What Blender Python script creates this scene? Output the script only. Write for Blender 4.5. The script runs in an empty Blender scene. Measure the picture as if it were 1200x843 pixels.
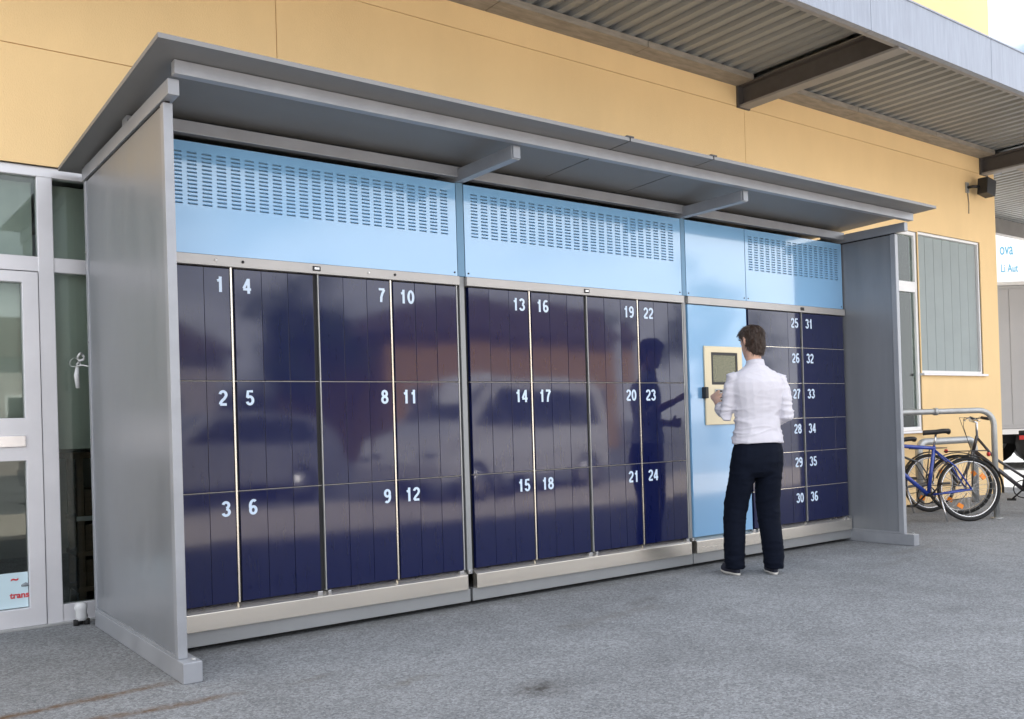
import bpy, bmesh, math, random
from mathutils import Vector, Matrix, noise
random.seed(7)
R = math.radians
D = bpy.data
scene = bpy.context.scene
COL = scene.collection

# ------------------------------------------------------------------ camera
cam = D.cameras.new('camera')
cam.sensor_fit = 'HORIZONTAL'; cam.sensor_width = 36.0
cam.lens = 36.0 * 1080.38 / 1200.0
cam.shift_y = 69.1 / 1200.0
cam.clip_start = 0.05; cam.clip_end = 3000
camo = D.objects.new('camera', cam); COL.objects.link(camo)
RM = Matrix(((0.80140816, -0.59737194, -0.02986161),
             (0.02003328, -0.02308916, 0.99953267),
             (-0.59778225, -0.80163187, -0.00653652))).transposed()
camo.matrix_world = Matrix.Translation((-1.81419, -4.98469, 1.16293)) @ RM.to_4x4()
scene.camera = camo

# ------------------------------------------------------------------ sky + sun
SUN_EL, SUN_AZ = 49.5, -8.0          # azimuth measured from +Y towards +X
world = D.worlds.new('World'); scene.world = world; world.use_nodes = True
nt = world.node_tree; nt.nodes.clear()
wo = nt.nodes.new('ShaderNodeOutputWorld'); bg = nt.nodes.new('ShaderNodeBackground')
sky = nt.nodes.new('ShaderNodeTexSky'); sky.sky_type = 'NISHITA'; sky.sun_disc = False
sky.sun_elevation = R(SUN_EL); sky.sun_rotation = R(SUN_AZ)
sky.air_density = 1.0; sky.dust_density = 4.0; sky.ozone_density = 1.5
tc = nt.nodes.new('ShaderNodeTexCoord'); mp = nt.nodes.new('ShaderNodeMapping')
mp.inputs['Scale'].default_value = (1, 1, 2.6)
cn = nt.nodes.new('ShaderNodeTexNoise'); cn.inputs['Scale'].default_value = 1.9
cn.inputs['Detail'].default_value = 7; cn.inputs['Roughness'].default_value = .56
cr = nt.nodes.new('ShaderNodeValToRGB')
cr.color_ramp.elements[0].position = .41; cr.color_ramp.elements[1].position = .56
cm = nt.nodes.new('ShaderNodeMixRGB'); cm.inputs[2].default_value = (13.0, 13.2, 13.6, 1)
nt.links.new(tc.outputs['Generated'], mp.inputs[0]); nt.links.new(mp.outputs[0], cn.inputs['Vector'])
nt.links.new(cn.outputs['Fac'], cr.inputs[0]); nt.links.new(cr.outputs[0], cm.inputs[0])
nt.links.new(sky.outputs[0], cm.inputs[1]); nt.links.new(cm.outputs[0], bg.inputs[0])
bg.inputs[1].default_value = .065
nt.links.new(bg.outputs[0], wo.inputs[0])
sl = D.lights.new('sun', 'SUN'); sl.energy = 5.0; sl.angle = R(.53); sl.color = (1, .95, .87)
so = D.objects.new('sun', sl); COL.objects.link(so)
so.rotation_euler = (-R(90 - SUN_EL), 0, -R(SUN_AZ)); so.location = (0, 30, 40)
scene.view_settings.view_transform = 'Standard'; scene.view_settings.look = 'None'
scene.view_settings.gamma = 1.0; scene.view_settings.use_curve_mapping = False
scene.view_settings.exposure = 1.92

# ------------------------------------------------------------------ materials
def nmat(name):
    m = D.materials.new(name); m.use_nodes = True
    return m, m.node_tree, m.node_tree.nodes['Principled BSDF']
def mat(name, col, rough=.5, metal=0.0, var=.0, vscale=3.0, bump=0.0, bscale=60.0, coat=0.0,
        stretch=(1, 1, 1), spec=.5, rvar=0.0):
    m, t, b = nmat(name)
    b.inputs['Base Color'].default_value = (*col, 1)
    b.inputs['Roughness'].default_value = rough; b.inputs['Metallic'].default_value = metal
    b.inputs['Coat Weight'].default_value = coat; b.inputs['Coat Roughness'].default_value = .06
    b.inputs['Specular IOR Level'].default_value = spec
    g = t.nodes.new('ShaderNodeNewGeometry'); mpn = t.nodes.new('ShaderNodeMapping')
    mpn.inputs['Scale'].default_value = stretch
    t.links.new(g.outputs['Position'], mpn.inputs[0])
    if var or rvar:
        n = t.nodes.new('ShaderNodeTexNoise'); n.inputs['Scale'].default_value = vscale
        n.inputs['Detail'].default_value = 6; n.inputs['Roughness'].default_value = .6
        t.links.new(mpn.outputs[0], n.inputs['Vector'])
        if var:
            mr = t.nodes.new('ShaderNodeMapRange')
            mr.inputs[1].default_value = .3; mr.inputs[2].default_value = .7
            mr.inputs[3].default_value = 1 - var; mr.inputs[4].default_value = 1 + var
            t.links.new(n.outputs['Fac'], mr.inputs[0])
            mx = t.nodes.new('ShaderNodeVectorMath'); mx.operation = 'SCALE'
            mx.inputs[0].default_value = col
            t.links.new(mr.outputs[0], mx.inputs['Scale']); t.links.new(mx.outputs[0], b.inputs['Base Color'])
        if rvar:
            m2 = t.nodes.new('ShaderNodeMapRange')
            m2.inputs[1].default_value = .3; m2.inputs[2].default_value = .7
            m2.inputs[3].default_value = max(.02, rough - rvar); m2.inputs[4].default_value = rough + rvar
            t.links.new(n.outputs['Fac'], m2.inputs[0]); t.links.new(m2.outputs[0], b.inputs['Roughness'])
    if bump:
        n2 = t.nodes.new('ShaderNodeTexNoise'); n2.inputs['Scale'].default_value = bscale
        n2.inputs['Detail'].default_value = 4
        t.links.new(mpn.outputs[0], n2.inputs['Vector'])
        bp = t.nodes.new('ShaderNodeBump'); bp.inputs['Strength'].default_value = bump
        bp.inputs['Distance'].default_value = .01
        t.links.new(n2.outputs['Fac'], bp.inputs['Height']); t.links.new(bp.outputs[0], b.inputs['Normal'])
    return m

M = {}
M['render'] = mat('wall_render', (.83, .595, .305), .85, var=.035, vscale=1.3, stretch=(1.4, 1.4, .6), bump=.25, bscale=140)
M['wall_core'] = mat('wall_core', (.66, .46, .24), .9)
M['grey'] = mat('shelter_grey', (.235, .25, .275), .34, metal=.35, var=.09, vscale=3.0, stretch=(2, 2, .25), rvar=.06)
M['grey_frame'] = mat('frame_grey', (.30, .315, .345), .40, metal=.25, var=.09, vscale=5, rvar=.06)
M['roof'] = mat('roof_sheet', (.185, .187, .19), .5, metal=.1, var=.08, vscale=1.5, rvar=.06)
M['roof_edge'] = mat('roof_joint', (.05, .05, .055), .6)
M['bluepanel'] = mat('light_blue_paint', (.205, .43, .70), .22, var=.02, vscale=1.5, bump=.012, bscale=5, coat=1.0)
M['bluepanel'].node_tree.nodes['Principled BSDF'].inputs['Coat IOR'].default_value = 1.7
M['ventdark'] = mat('vent_backing', (.20, .34, .45), .7)
M['bluepost'] = mat('blue_grey_post', (.13, .26, .40), .4, metal=.2, var=.03)
M['navy'] = mat('navy_door', (.0020, .0054, .048), .30, var=.06, vscale=6, bump=.03, bscale=3.5, stretch=(4, 1, .6), rvar=.05, spec=.1, coat=1.0)
_b = M['navy'].node_tree.nodes['Principled BSDF']
_b.inputs['Coat IOR'].default_value = 1.52; _b.inputs['Coat Roughness'].default_value = .07
_t = M['navy'].node_tree; _n = _t.nodes.new('ShaderNodeTexNoise'); _n.inputs['Scale'].default_value = 4.5; _n.inputs['Detail'].default_value = 8
_n.inputs['Roughness'].default_value = .7; _g = _t.nodes.new('ShaderNodeNewGeometry'); _t.links.new(_g.outputs['Position'], _n.inputs['Vector'])
_m = _t.nodes.new('ShaderNodeMapRange')
for _i, _v in enumerate((.42, .72, .05, .095)): _m.inputs[_i + 1].default_value = _v
_t.links.new(_n.outputs['Fac'], _m.inputs[0]); _t.links.new(_m.outputs[0], _b.inputs['Coat Roughness'])
M['dark'] = mat('dark_recess', (.012, .012, .014), .8)
M['steel'] = mat('brushed_steel', (.84, .79, .71), .26, metal=.92, var=.03, vscale=3, stretch=(.5, 1, 8), rvar=.015)
M['rail'] = mat('grey_rail', (.42, .41, .40), .4, metal=.35, var=.04, vscale=6)
M['plinth'] = mat('plinth_grey', (.27, .28, .29), .45, metal=.3, var=.06)
M['numwhite'] = mat('number_pale', (.58, .70, .86), .5)
M['bezel'] = mat('beige_bezel', (.68, .60, .42), .4, metal=.2, var=.03)
M['alu'] = mat('door_aluminium', (.66, .66, .69), .4, metal=.3, var=.04, vscale=5)
M['white'] = mat('white_paint', (.78, .78, .78), .5, var=.02)
M['galv'] = mat('galvanised_steel', (.42, .43, .43), .45, metal=.6, var=.12, vscale=14)
M['fascia'] = mat('fascia_zinc', (.27, .30, .36), .5, metal=.35, var=.10, vscale=5, stretch=(6, 6, .6))
M['corr'] = mat('corrugated_sheet', (.27, .285, .295), .5, metal=.3, var=.10, vscale=2, stretch=(1, .2, 1))
M['beam'] = mat('brown_steel_beam', (.085, .075, .07), .6, var=.15, vscale=6)
M['beamflange'] = mat('flange_grey', (.25, .24, .23), .6, var=.1)
M['purlin'] = mat('weathered_purlin', (.27, .24, .20), .75, var=.25, vscale=9, stretch=(.5, 2, 2))
M['black'] = mat('black_plastic', (.015, .015, .016), .5)
M['rubber'] = mat('rubber', (.012, .012, .013), .75)
M['chrome'] = mat('silver_metal', (.65, .65, .66), .25, metal=.95)
M['bikeblue'] = mat('blue_bike_paint', (.02, .05, .29), .25, coat=.5)
M['bikedark'] = mat('dark_bike_paint', (.035, .03, .035), .3, coat=.5)
M['bikegrey'] = mat('grey_bike_paint', (.10, .11, .12), .3, coat=.4)
M['orange'] = mat('orange_reflector', (.85, .25, .02), .3)
M['redlens'] = mat('red_lens', (.5, .02, .02), .3)
M['skin'] = mat('skin', (.56, .34, .25), .55, var=.05, vscale=20, bump=.03, bscale=200)
M['hair'] = mat('brown_hair', (.036, .019, .012), .5, var=.22, vscale=45, stretch=(1, 1, .25))
M['shirt'] = mat('white_shirt', (.56, .55, .61), .9, bump=.15, bscale=160)
M['trousers'] = mat('navy_trousers', (.0040, .0062, .014), .9, var=.12, vscale=14, bump=.2, bscale=60, spec=.12)
M['shoe'] = mat('navy_shoe', (.012, .014, .03), .7, var=.1)
M['sole'] = mat('pale_sole', (.55, .53, .50), .7)
M['shelf'] = mat('dark_wood', (.10, .065, .04), .6, var=.25, vscale=8, stretch=(1, 1, 6))
M['room'] = mat('room_wall', (.42, .44, .42), .9, var=.05)
M['paper'] = mat('pale_blue_notice', (.55, .70, .76), .6)
M['redink'] = mat('red_ink', (.55, .05, .06), .6)
M['greyink'] = mat('grey_ink', (.2, .23, .25), .6)
M['blueink'] = mat('blue_ink', (.10, .34, .48), .6)
M['trailer'] = mat('truck_box_grey', (.42, .42, .43), .5, var=.03, vscale=2)
M['hallwhite'] = mat('white_hall', (.80, .80, .79), .7)
M['hallred'] = mat('pale_red_trim', (.62, .36, .33), .6)
M['tire'] = M['rubber']
M['carwhite'] = mat('white_car_paint', (.62, .62, .62), .25, coat=.6)
M['carsilver'] = mat('silver_car_paint', (.50, .51, .53), .28, metal=.6, coat=.6)
M['carblue'] = mat('blue_car_paint', (.02, .06, .28), .25, coat=.6)
M['carglass'] = mat('car_glass', (.02, .024, .026), .06, spec=.8)
M['ochre'] = mat('ochre_facade', (.42, .24, .085), .85, var=.05)
M['stonefac'] = mat('grey_facade', (.44, .40, .38), .85, var=.06)
M['rooftile'] = mat('brown_roof', (.10, .065, .05), .8, var=.15, vscale=3)
M['slat'] = mat('blind_slat', (.29, .335, .335), .6, var=.04)
M['bark'] = mat('bark', (.09, .065, .045), .9, var=.2)
M['leaf'] = mat('leaf', (.055, .085, .025), .6, var=.3, vscale=3)
M['plasticwhite'] = mat('white_plastic', (.55, .56, .57), .5)

def glass_mat():
    m, t, b = nmat('window_glass'); t.nodes.remove(b)
    out = t.nodes['Material Output']
    fr = t.nodes.new('ShaderNodeFresnel'); fr.inputs[0].default_value = 1.5
    gl = t.nodes.new('ShaderNodeBsdfGlossy'); gl.inputs['Roughness'].default_value = .02
    gl.inputs['Color'].default_value = (.9, .95, .93, 1)
    tr = t.nodes.new('ShaderNodeBsdfTransparent'); tr.inputs['Color'].default_value = (.88, .92, .90, 1)
    mx = t.nodes.new('ShaderNodeMixShader')
    t.links.new(fr.outputs[0], mx.inputs[0]); t.links.new(tr.outputs[0], mx.inputs[1])
    t.links.new(gl.outputs[0], mx.inputs[2]); t.links.new(mx.outputs[0], out.inputs[0])
    return m
M['glass'] = glass_mat()

def screen_mat():
    m, t, b = nmat('display_screen')
    g = t.nodes.new('ShaderNodeNewGeometry'); w = t.nodes.new('ShaderNodeTexNoise')
    mp_ = t.nodes.new('ShaderNodeMapping'); mp_.inputs['Scale'].default_value = (70, 1, 150)
    t.links.new(g.outputs['Position'], mp_.inputs[0]); t.links.new(mp_.outputs[0], w.inputs['Vector'])
    w.inputs['Scale'].default_value = 1.0
    r = t.nodes.new('ShaderNodeValToRGB')
    r.color_ramp.elements[0].position = .40; r.color_ramp.elements[0].color = (.12, .12, .07, 1)
    r.color_ramp.elements[1].position = .58; r.color_ramp.elements[1].color = (.22, .215, .125, 1)
    t.links.new(w.outputs['Fac'], r.inputs[0]); t.links.new(r.outputs[0], b.inputs['Base Color'])
    b.inputs['Roughness'].default_value = .2
    return m
M['screen'] = screen_mat()

def asphalt_mat():
    m, t, b = nmat('asphalt')
    N = t.nodes.new; L = t.links.new
    g = N('ShaderNodeNewGeometry')
    def tex(scale, detail, rough, src=None):
        n = N('ShaderNodeTexNoise'); n.inputs['Scale'].default_value = scale
        n.inputs['Detail'].default_value = detail; n.inputs['Roughness'].default_value = rough
        L(src or g.outputs['Position'], n.inputs['Vector']); return n.outputs['Fac']
    def mrange(x, a, b_, c, d):
        n = N('ShaderNodeMapRange'); L(x, n.inputs[0])
        for i, v in enumerate((a, b_, c, d)): n.inputs[i + 1].default_value = v
        return n.outputs[0]
    def math_(op, x, y=None):
        n = N('ShaderNodeMath'); n.operation = op
        for i, v in enumerate((x, y)):
            if v is None: continue
            if isinstance(v, (int, float)): n.inputs[i].default_value = v
            else: L(v, n.inputs[i])
        return n.outputs[0]
    vo = N('ShaderNodeTexVoronoi'); vo.inputs['Scale'].default_value = 95
    L(g.outputs['Position'], vo.inputs['Vector'])
    sp = N('ShaderNodeSeparateColor'); L(vo.outputs['Color'], sp.inputs[0])
    grain = mrange(sp.outputs[0], 0, 1, .68, 1.32)
    fine = mrange(tex(160, 3, .6), .3, .7, .72, 1.28)
    big = mrange(tex(.45, 6, .62), .3, .7, .80, 1.16)
    mid = mrange(tex(2.6, 6, .7), .3, .7, .84, 1.12)
    f = math_('MULTIPLY', math_('MULTIPLY', grain, fine), math_('MULTIPLY', big, mid))
    col = N('ShaderNodeVectorMath'); col.operation = 'SCALE'
    col.inputs[0].default_value = (.196, .204, .214); L(f, col.inputs['Scale'])
    cur = col.outputs[0]
    sx = N('ShaderNodeSeparateXYZ'); L(g.outputs['Position'], sx.inputs[0])
    wob = mrange(tex(7, 4, .6), .2, .8, -1, 1)
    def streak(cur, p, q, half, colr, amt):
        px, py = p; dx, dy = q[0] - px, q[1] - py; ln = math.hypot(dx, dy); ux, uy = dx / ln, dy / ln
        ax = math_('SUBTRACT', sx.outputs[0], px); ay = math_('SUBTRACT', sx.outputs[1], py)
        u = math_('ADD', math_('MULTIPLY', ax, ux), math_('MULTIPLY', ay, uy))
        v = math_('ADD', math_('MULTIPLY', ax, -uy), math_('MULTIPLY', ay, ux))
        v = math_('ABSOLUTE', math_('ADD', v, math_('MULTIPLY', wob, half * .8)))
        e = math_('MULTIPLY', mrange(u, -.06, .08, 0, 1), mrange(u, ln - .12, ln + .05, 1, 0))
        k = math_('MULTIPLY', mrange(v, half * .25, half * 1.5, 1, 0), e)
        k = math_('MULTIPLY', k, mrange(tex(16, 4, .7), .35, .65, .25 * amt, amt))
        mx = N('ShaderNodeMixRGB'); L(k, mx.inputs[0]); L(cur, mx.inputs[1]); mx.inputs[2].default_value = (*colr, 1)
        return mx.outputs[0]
    rust = (.105, .058, .026)
    cur = streak(cur, (-1.35, -.60), (-.50, -.53), .036, rust, 1.0)
    cur = streak(cur, (-1.20, -.87), (-.36, -.93), .034, rust, 1.0)
    cur = streak(cur, (.60, -1.83), (.80, -1.72), .09, (.06, .053, .046), .9)
    cur = streak(cur, (.66, -1.80), (.76, -1.74), .024, (.015, .015, .015), 1.0)
    cur = streak(cur, (2.2, -.75), (2.6, -.62), .05, (.09, .088, .085), .6)
    cur = streak(cur, (5.2, -.75), (5.9, -.70), .06, (.10, .09, .075), .5)
    cur = streak(cur, (4.7, -1.0), (5.2, -.95), .05, (.10, .095, .09), .45)
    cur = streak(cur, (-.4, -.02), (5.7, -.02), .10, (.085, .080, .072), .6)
    cur = streak(cur, (1.5, -.95), (2.4, -.85), .07, (.11, .10, .09), .5)
    cur = streak(cur, (.2, -1.3), (.45, -1.26), .04, (.10, .085, .065), .6)
    cur = streak(cur, (-.1, -.95), (.15, -.9), .03, (.10, .085, .07), .5)
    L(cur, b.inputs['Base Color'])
    b.inputs['Roughness'].default_value = .9; b.inputs['Specular IOR Level'].default_value = .25
    bp = N('ShaderNodeBump'); bp.inputs['Strength'].default_value = .35; bp.inputs['Distance'].default_value = .006
    L(sp.outputs[0], bp.inputs['Height']); L(bp.outputs[0], b.inputs['Normal'])
    return m
M['asphalt'] = asphalt_mat()

# ------------------------------------------------------------------ mesh helpers
class MB:
    def __init__(s): s.v = []; s.f = []; s.sm = []
    def add(s, vs, fs, smooth=False):
        o = len(s.v); s.v += [tuple(v) for v in vs]
        s.f += [[i + o for i in f] for f in fs]; s.sm += [smooth] * len(fs); return s
    def box(s, x0, x1, y0, y1, z0, z1):
        return s.add([(x0, y0, z0), (x1, y0, z0), (x1, y1, z0), (x0, y1, z0), (x0, y0, z1), (x1, y0, z1), (x1, y1, z1), (x0, y1, z1)],
                     [(3, 2, 1, 0), (4, 5, 6, 7), (0, 1, 5, 4), (1, 2, 6, 5), (2, 3, 7, 6), (3, 0, 4, 7)])
    def tube(s, pts, r, n=10, closed=False, caps=True):
        pts = [Vector(p) for p in pts]; rings = []; k = len(pts)
        rr = r if isinstance(r, (list, tuple)) else [r] * k
        prev = None
        for i, p in enumerate(pts):
            a = pts[(i - 1) % k] if (closed or i > 0) else p
            b = pts[(i + 1) % k] if (closed or i < k - 1) else p
            d = (b - a).normalized()
            if prev is None:
                h = Vector((0, 0, 1)) if abs(d.z) < .9 else Vector((1, 0, 0))
                u = d.cross(h).normalized()
            else:
                u = (prev - d * prev.dot(d)).normalized()
            prev = u; w = d.cross(u)
            rings.append([p + (u * math.cos(2 * math.pi * j / n) + w * math.sin(2 * math.pi * j / n)) * rr[i] for j in range(n)])
        vs = [q for rg in rings for q in rg]; fs = []
        for i in range(k if closed else k - 1):
            i2 = (i + 1) % k
            for j in range(n):
                j2 = (j + 1) % n
                fs.append((i * n + j, i * n + j2, i2 * n + j2, i2 * n + j))
        if caps and not closed:
            fs.append(tuple(range(n - 1, -1, -1))); fs.append(tuple((k - 1) * n + j for j in range(n)))
        return s.add(vs, fs, True)
    def loft(s, rings, smooth=True):
        n = len(rings[0]); vs = [q for rg in rings for q in rg]; fs = []
        for i in range(len(rings) - 1):
            for j in range(n):
                j2 = (j + 1) % n
                fs.append((i * n + j, i * n + j2, (i + 1) * n + j2, (i + 1) * n + j))
        fs.append(tuple(range(n - 1, -1, -1))); fs.append(tuple((len(rings) - 1) * n + j for j in range(n)))
        return s.add(vs, fs, smooth)
    def prism(s, poly, y0, y1):          # poly in (x,z), extruded along y
        n = len(poly)
        vs = [(x, y0, z) for x, z in poly] + [(x, y1, z) for x, z in poly]
        fs = [tuple(range(n)), tuple(range(2 * n - 1, n - 1, -1))]
        for i in range(n):
            j = (i + 1) % n; fs.append((i, i + n, j + n, j))
        return s.add(vs, fs)
    def mesh(s, name):
        me = D.meshes.new(name); me.from_pydata(s.v, [], s.f); 
        me.polygons.foreach_set('use_smooth', s.sm)
        bm = bmesh.new(); bm.from_mesh(me); bmesh.ops.recalc_face_normals(bm, faces=bm.faces); bm.to_mesh(me); bm.free()
        return me
    def build(s, name, m, parent=None, bevel=0.0):
        return link(name, s.mesh(name), m, parent, bevel)

def link(name, me, m, parent=None, bevel=0.0):
    if isinstance(m, str): m = M[m]
    if not me.materials: me.materials.append(m)
    o = D.objects.new(name, me); COL.objects.link(o)
    if parent is not None: put(o, parent)
    if bevel:
        bv = o.modifiers.new('bevel', 'BEVEL'); bv.width = bevel; bv.segments = 2; bv.limit_method = 'ANGLE'
        bv.angle_limit = R(40)
    return o
def wmat(o):
    mm = o.matrix_basis.copy()
    return wmat(o.parent) @ o.matrix_parent_inverse @ mm if o.parent else mm
def put(o, parent):                      # meshes are in world coordinates, keep them there
    o.parent = parent; o.matrix_parent_inverse = wmat(parent).inverted()
def box(name, m, parent, x0, x1, y0, y1, z0, z1, bevel=0.0):
    return MB().box(x0, x1, y0, y1, z0, z1).build(name, m, parent, bevel)
def thing(name, label, cat, loc=(0, 0, 0), group=None):
    o = D.objects.new(name, None); COL.objects.link(o); o.location = loc; o.empty_display_size = .1
    return tag(o, label, cat, group)
def tag(o, label=None, cat=None, group=None, kind=None):
    if label: o['label'] = label
    if cat: o['category'] = cat
    if group: o['group'] = group
    if kind: o['kind'] = kind
    return o
def slab_holes(mb, xs, zs, holes, y0, y1):
    """grid slab in the xz plane; holes = set of (i,j) cells left open"""
    nx, nz = len(xs), len(zs)
    idx = {}
    def v(i, j, k):
        key = (i, j, k)
        if key not in idx:
            idx[key] = len(mb.v); mb.v.append((xs[i], (y0, y1)[k], zs[j]))
        return idx[key]
    def solid(i, j): return 0 <= i < nx - 1 and 0 <= j < nz - 1 and (i, j) not in holes
    for i in range(nx - 1):
        for j in range(nz - 1):
            if not solid(i, j): continue
            q = [(v(i, j, 0), v(i + 1, j, 0), v(i + 1, j + 1, 0), v(i, j + 1, 0)),
                 (v(i, j + 1, 1), v(i + 1, j + 1, 1), v(i + 1, j, 1), v(i, j, 1))]
            if not solid(i - 1, j): q.append((v(i, j, 0), v(i, j + 1, 0), v(i, j + 1, 1), v(i, j, 1)))
            if not solid(i + 1, j): q.append((v(i + 1, j, 1), v(i + 1, j + 1, 1), v(i + 1, j + 1, 0), v(i + 1, j, 0)))
            if not solid(i, j - 1): q.append((v(i, j, 1), v(i + 1, j, 1), v(i + 1, j, 0), v(i, j, 0)))
            if not solid(i, j + 1): q.append((v(i, j + 1, 0), v(i + 1, j + 1, 0), v(i + 1, j + 1, 1), v(i, j + 1, 1)))
            mb.f += [list(a) for a in q]; mb.sm += [False] * len(q)
    return mb
def rect_holes(mb, x0, x1, z0, z1, rects, y0, y1):
    xs = sorted({x0, x1} | {a for r in rects for a in r[:2] if x0 < a < x1})
    zs = sorted({z0, z1} | {a for r in rects for a in r[2:] if z0 < a < z1})
    holes = set()
    for i in range(len(xs) - 1):
        for j in range(len(zs) - 1):
            cx, cz = (xs[i] + xs[i + 1]) / 2, (zs[j] + zs[j + 1]) / 2
            if any(r[0] < cx < r[1] and r[2] < cz < r[3] for r in rects): holes.add((i, j))
    return slab_holes(mb, xs, zs, holes, y0, y1)

_tc = {}
def text_mesh(body, size, bold=.0, ext=.0008, align='CENTER', xscale=1.0):
    key = (body, size, bold, align, xscale)
    if key in _tc: return _tc[key]
    c = D.curves.new('text', 'FONT'); c.body = body; c.size = size; c.offset = bold; c.extrude = ext
    c.align_x = align; c.align_y = 'TOP_BASELINE'; c.resolution_u = 3
    o = D.objects.new('text', c); COL.objects.link(o)
    dg = bpy.context.evaluated_depsgraph_get(); dg.update()
    me = D.meshes.new_from_object(o.evaluated_get(dg))
    D.objects.remove(o)
    me.transform(Matrix.Diagonal((xscale, 1, 1, 1)))
    me.transform(Matrix.Rotation(R(90), 4, 'X'))          # lies in xz, faces -y
    me.materials.clear()
    _tc[key] = me; return me

def arc(cx, cz, rx, rz_, a0, a1, n=14): return [(cx + rx * math.cos(R(a0 + (a1 - a0) * i / n)), cz + rz_ * math.sin(R(a0 + (a1 - a0) * i / n))) for i in range(n + 1)]
DIG = {   # centre lines in a .52 x 1 box
 '0': [arc(.26, .5, .175, .42, 90, 450, 28)],
 '1': [[(.28, 0), (.28, 1.0)], [(.10, .72), (.20, .75), (.27, .84), (.30, .97)]],
 '2': [arc(.26, .70, .175, .215, 170, -25, 14) + [(.34, .47), (.18, .30), (.10, .17), (.085, .08)], [(.07, .078), (.46, .078)]],
 '3': [arc(.25, .735, .165, .185, 165, -85, 14), arc(.25, .285, .185, .21, 88, -165, 16)],
 '4': [[(.36, 0), (.36, .98)], [(.34, .93), (.07, .33)], [(.03, .28), (.50, .28)]],
 '5': [[(.44, .915), (.145, .915), (.105, .50)], [(.11, .53)] + arc(.25, .325, .18, .25, 125, -160, 18)],
 '6': [arc(.27, .30, .17, .225, 0, 360, 24), arc(.30, .55, .205, .375, 55, 200, 14)],
 '7': [[(.05, .915), (.46, .915)], [(.44, .90), (.30, .62), (.22, .35), (.195, 0)]],
 '8': [arc(.26, .725, .15, .19, 0, 360, 22), arc(.26, .29, .18, .215, 0, 360, 24)],
 '9': [arc(.25, .70, .17, .225, 0, 360, 24), arc(.22, .45, .205, .375, -125, 20, 14)],
}
def ribbon(mb, pts, w, ox, h, y, xs=1.0):
    k = len(pts); P = [Vector((p[0], p[1])) for p in pts]; Lf = []; Rt = []
    closed = (P[0] - P[-1]).length < 1e-4
    for i in range(k):
        a = P[i - 1] if i > 0 else (P[-2] if closed else P[0]); b_ = P[i + 1] if i < k - 1 else (P[1] if closed else P[-1])
        d_ = (b_ - a).normalized(); n_ = Vector((-d_.y, d_.x)) * w / 2
        Lf.append(P[i] + n_); Rt.append(P[i] - n_)
    vs = [(ox + q.x * h * xs, y, q.y * h) for q in Lf] + [(ox + q.x * h * xs, y, q.y * h) for q in Rt]
    mb.add(vs, [(i, i + 1, k + i + 1, k + i) for i in range(k - 1)])
_dm = {}
def number_mesh(txt, h):
    if (txt, h) not in _dm:
        mb = MB(); adv = .64 * h; W_ = adv * len(txt) - .05 * h
        for i, ch in enumerate(txt):
            for j, pl in enumerate(DIG[ch]): ribbon(mb, pl, .168, i * adv - W_ / 2, h, -.0001 * j, 1.13)
        me = D.meshes.new('number'); me.from_pydata(mb.v, [], mb.f); _dm[(txt, h)] = me
    return _dm[(txt, h)]

# ------------------------------------------------------------------ ground
g = MB().add([(-400, -400, 0), (400, -400, 0), (400, 400, 0), (-400, 400, 0)], [(0, 1, 2, 3)]).build('ground', 'asphalt')
tag(g, kind='structure')

# ------------------------------------------------------------------ building
WF = 1.335                                # outer face of the render
XR = 11.545; ZT = 7.05
bld = thing('building', 'yellow rendered industrial building behind the locker shelter', 'building', (0, WF, 0))
door_o = (-2.30, .35, 0, 2.865); win1 = (8.92, 9.462, .93, 3.475); win2 = (9.478, 11.075, 1.665, 3.492)
J = .003
def wpanel(x0, x1, z0, z1, rects=()):
    mb = rect_holes(MB(), x0 + J, x1 - J, z0 + J if z0 > 0 else 0, z1 - J, rects, WF, WF + .10)
    return mb.build('wall_panel', 'render', bld)
wpanel(-14, -4.3, 0, 3.597); wpanel(-14, -4.3, 3.597, ZT)
wpanel(-4.3, .87, 0, 3.597, [door_o]); wpanel(-4.3, .87, 3.597, ZT)
wpanel(.87, 6.104, 0, 4.455); wpanel(.87, 6.104, 4.455, ZT)
wpanel(6.104, XR, 0, 4.455, [win1, win2]); wpanel(6.104, XR, 4.455, ZT)
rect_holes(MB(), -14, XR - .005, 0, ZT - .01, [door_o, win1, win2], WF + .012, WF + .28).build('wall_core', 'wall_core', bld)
box('side_wall', 'render', bld, XR - .20, XR - .002, WF + .29, 15, 0, ZT - .01)
box('side_wall', 'render', bld, -14, -13.8, WF + .29, 15, 0, ZT - .01)
box('rear_wall', 'render', bld, -14, XR, 15.002, 15.2, 0, ZT - .01)
box('flat_roof', 'galv', bld, -14.05, XR + .03, WF - .02, 15.25, ZT, ZT + .12)
# room behind the glass entrance
box('interior_wall', 'room', bld, -4.2, 1.4, 5.2, 5.3, 0, 3.2)
box('interior_wall', 'room', bld, -4.3, -4.2, WF + .29, 5.3, 0, 3.2)
box('interior_wall', 'room', bld, 1.4, 1.5, WF + .29, 5.3, 0, 3.2)
box('interior_ceiling', 'room', bld, -4.3, 1.5, WF + .29, 5.3, 3.2, 3.3)

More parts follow.
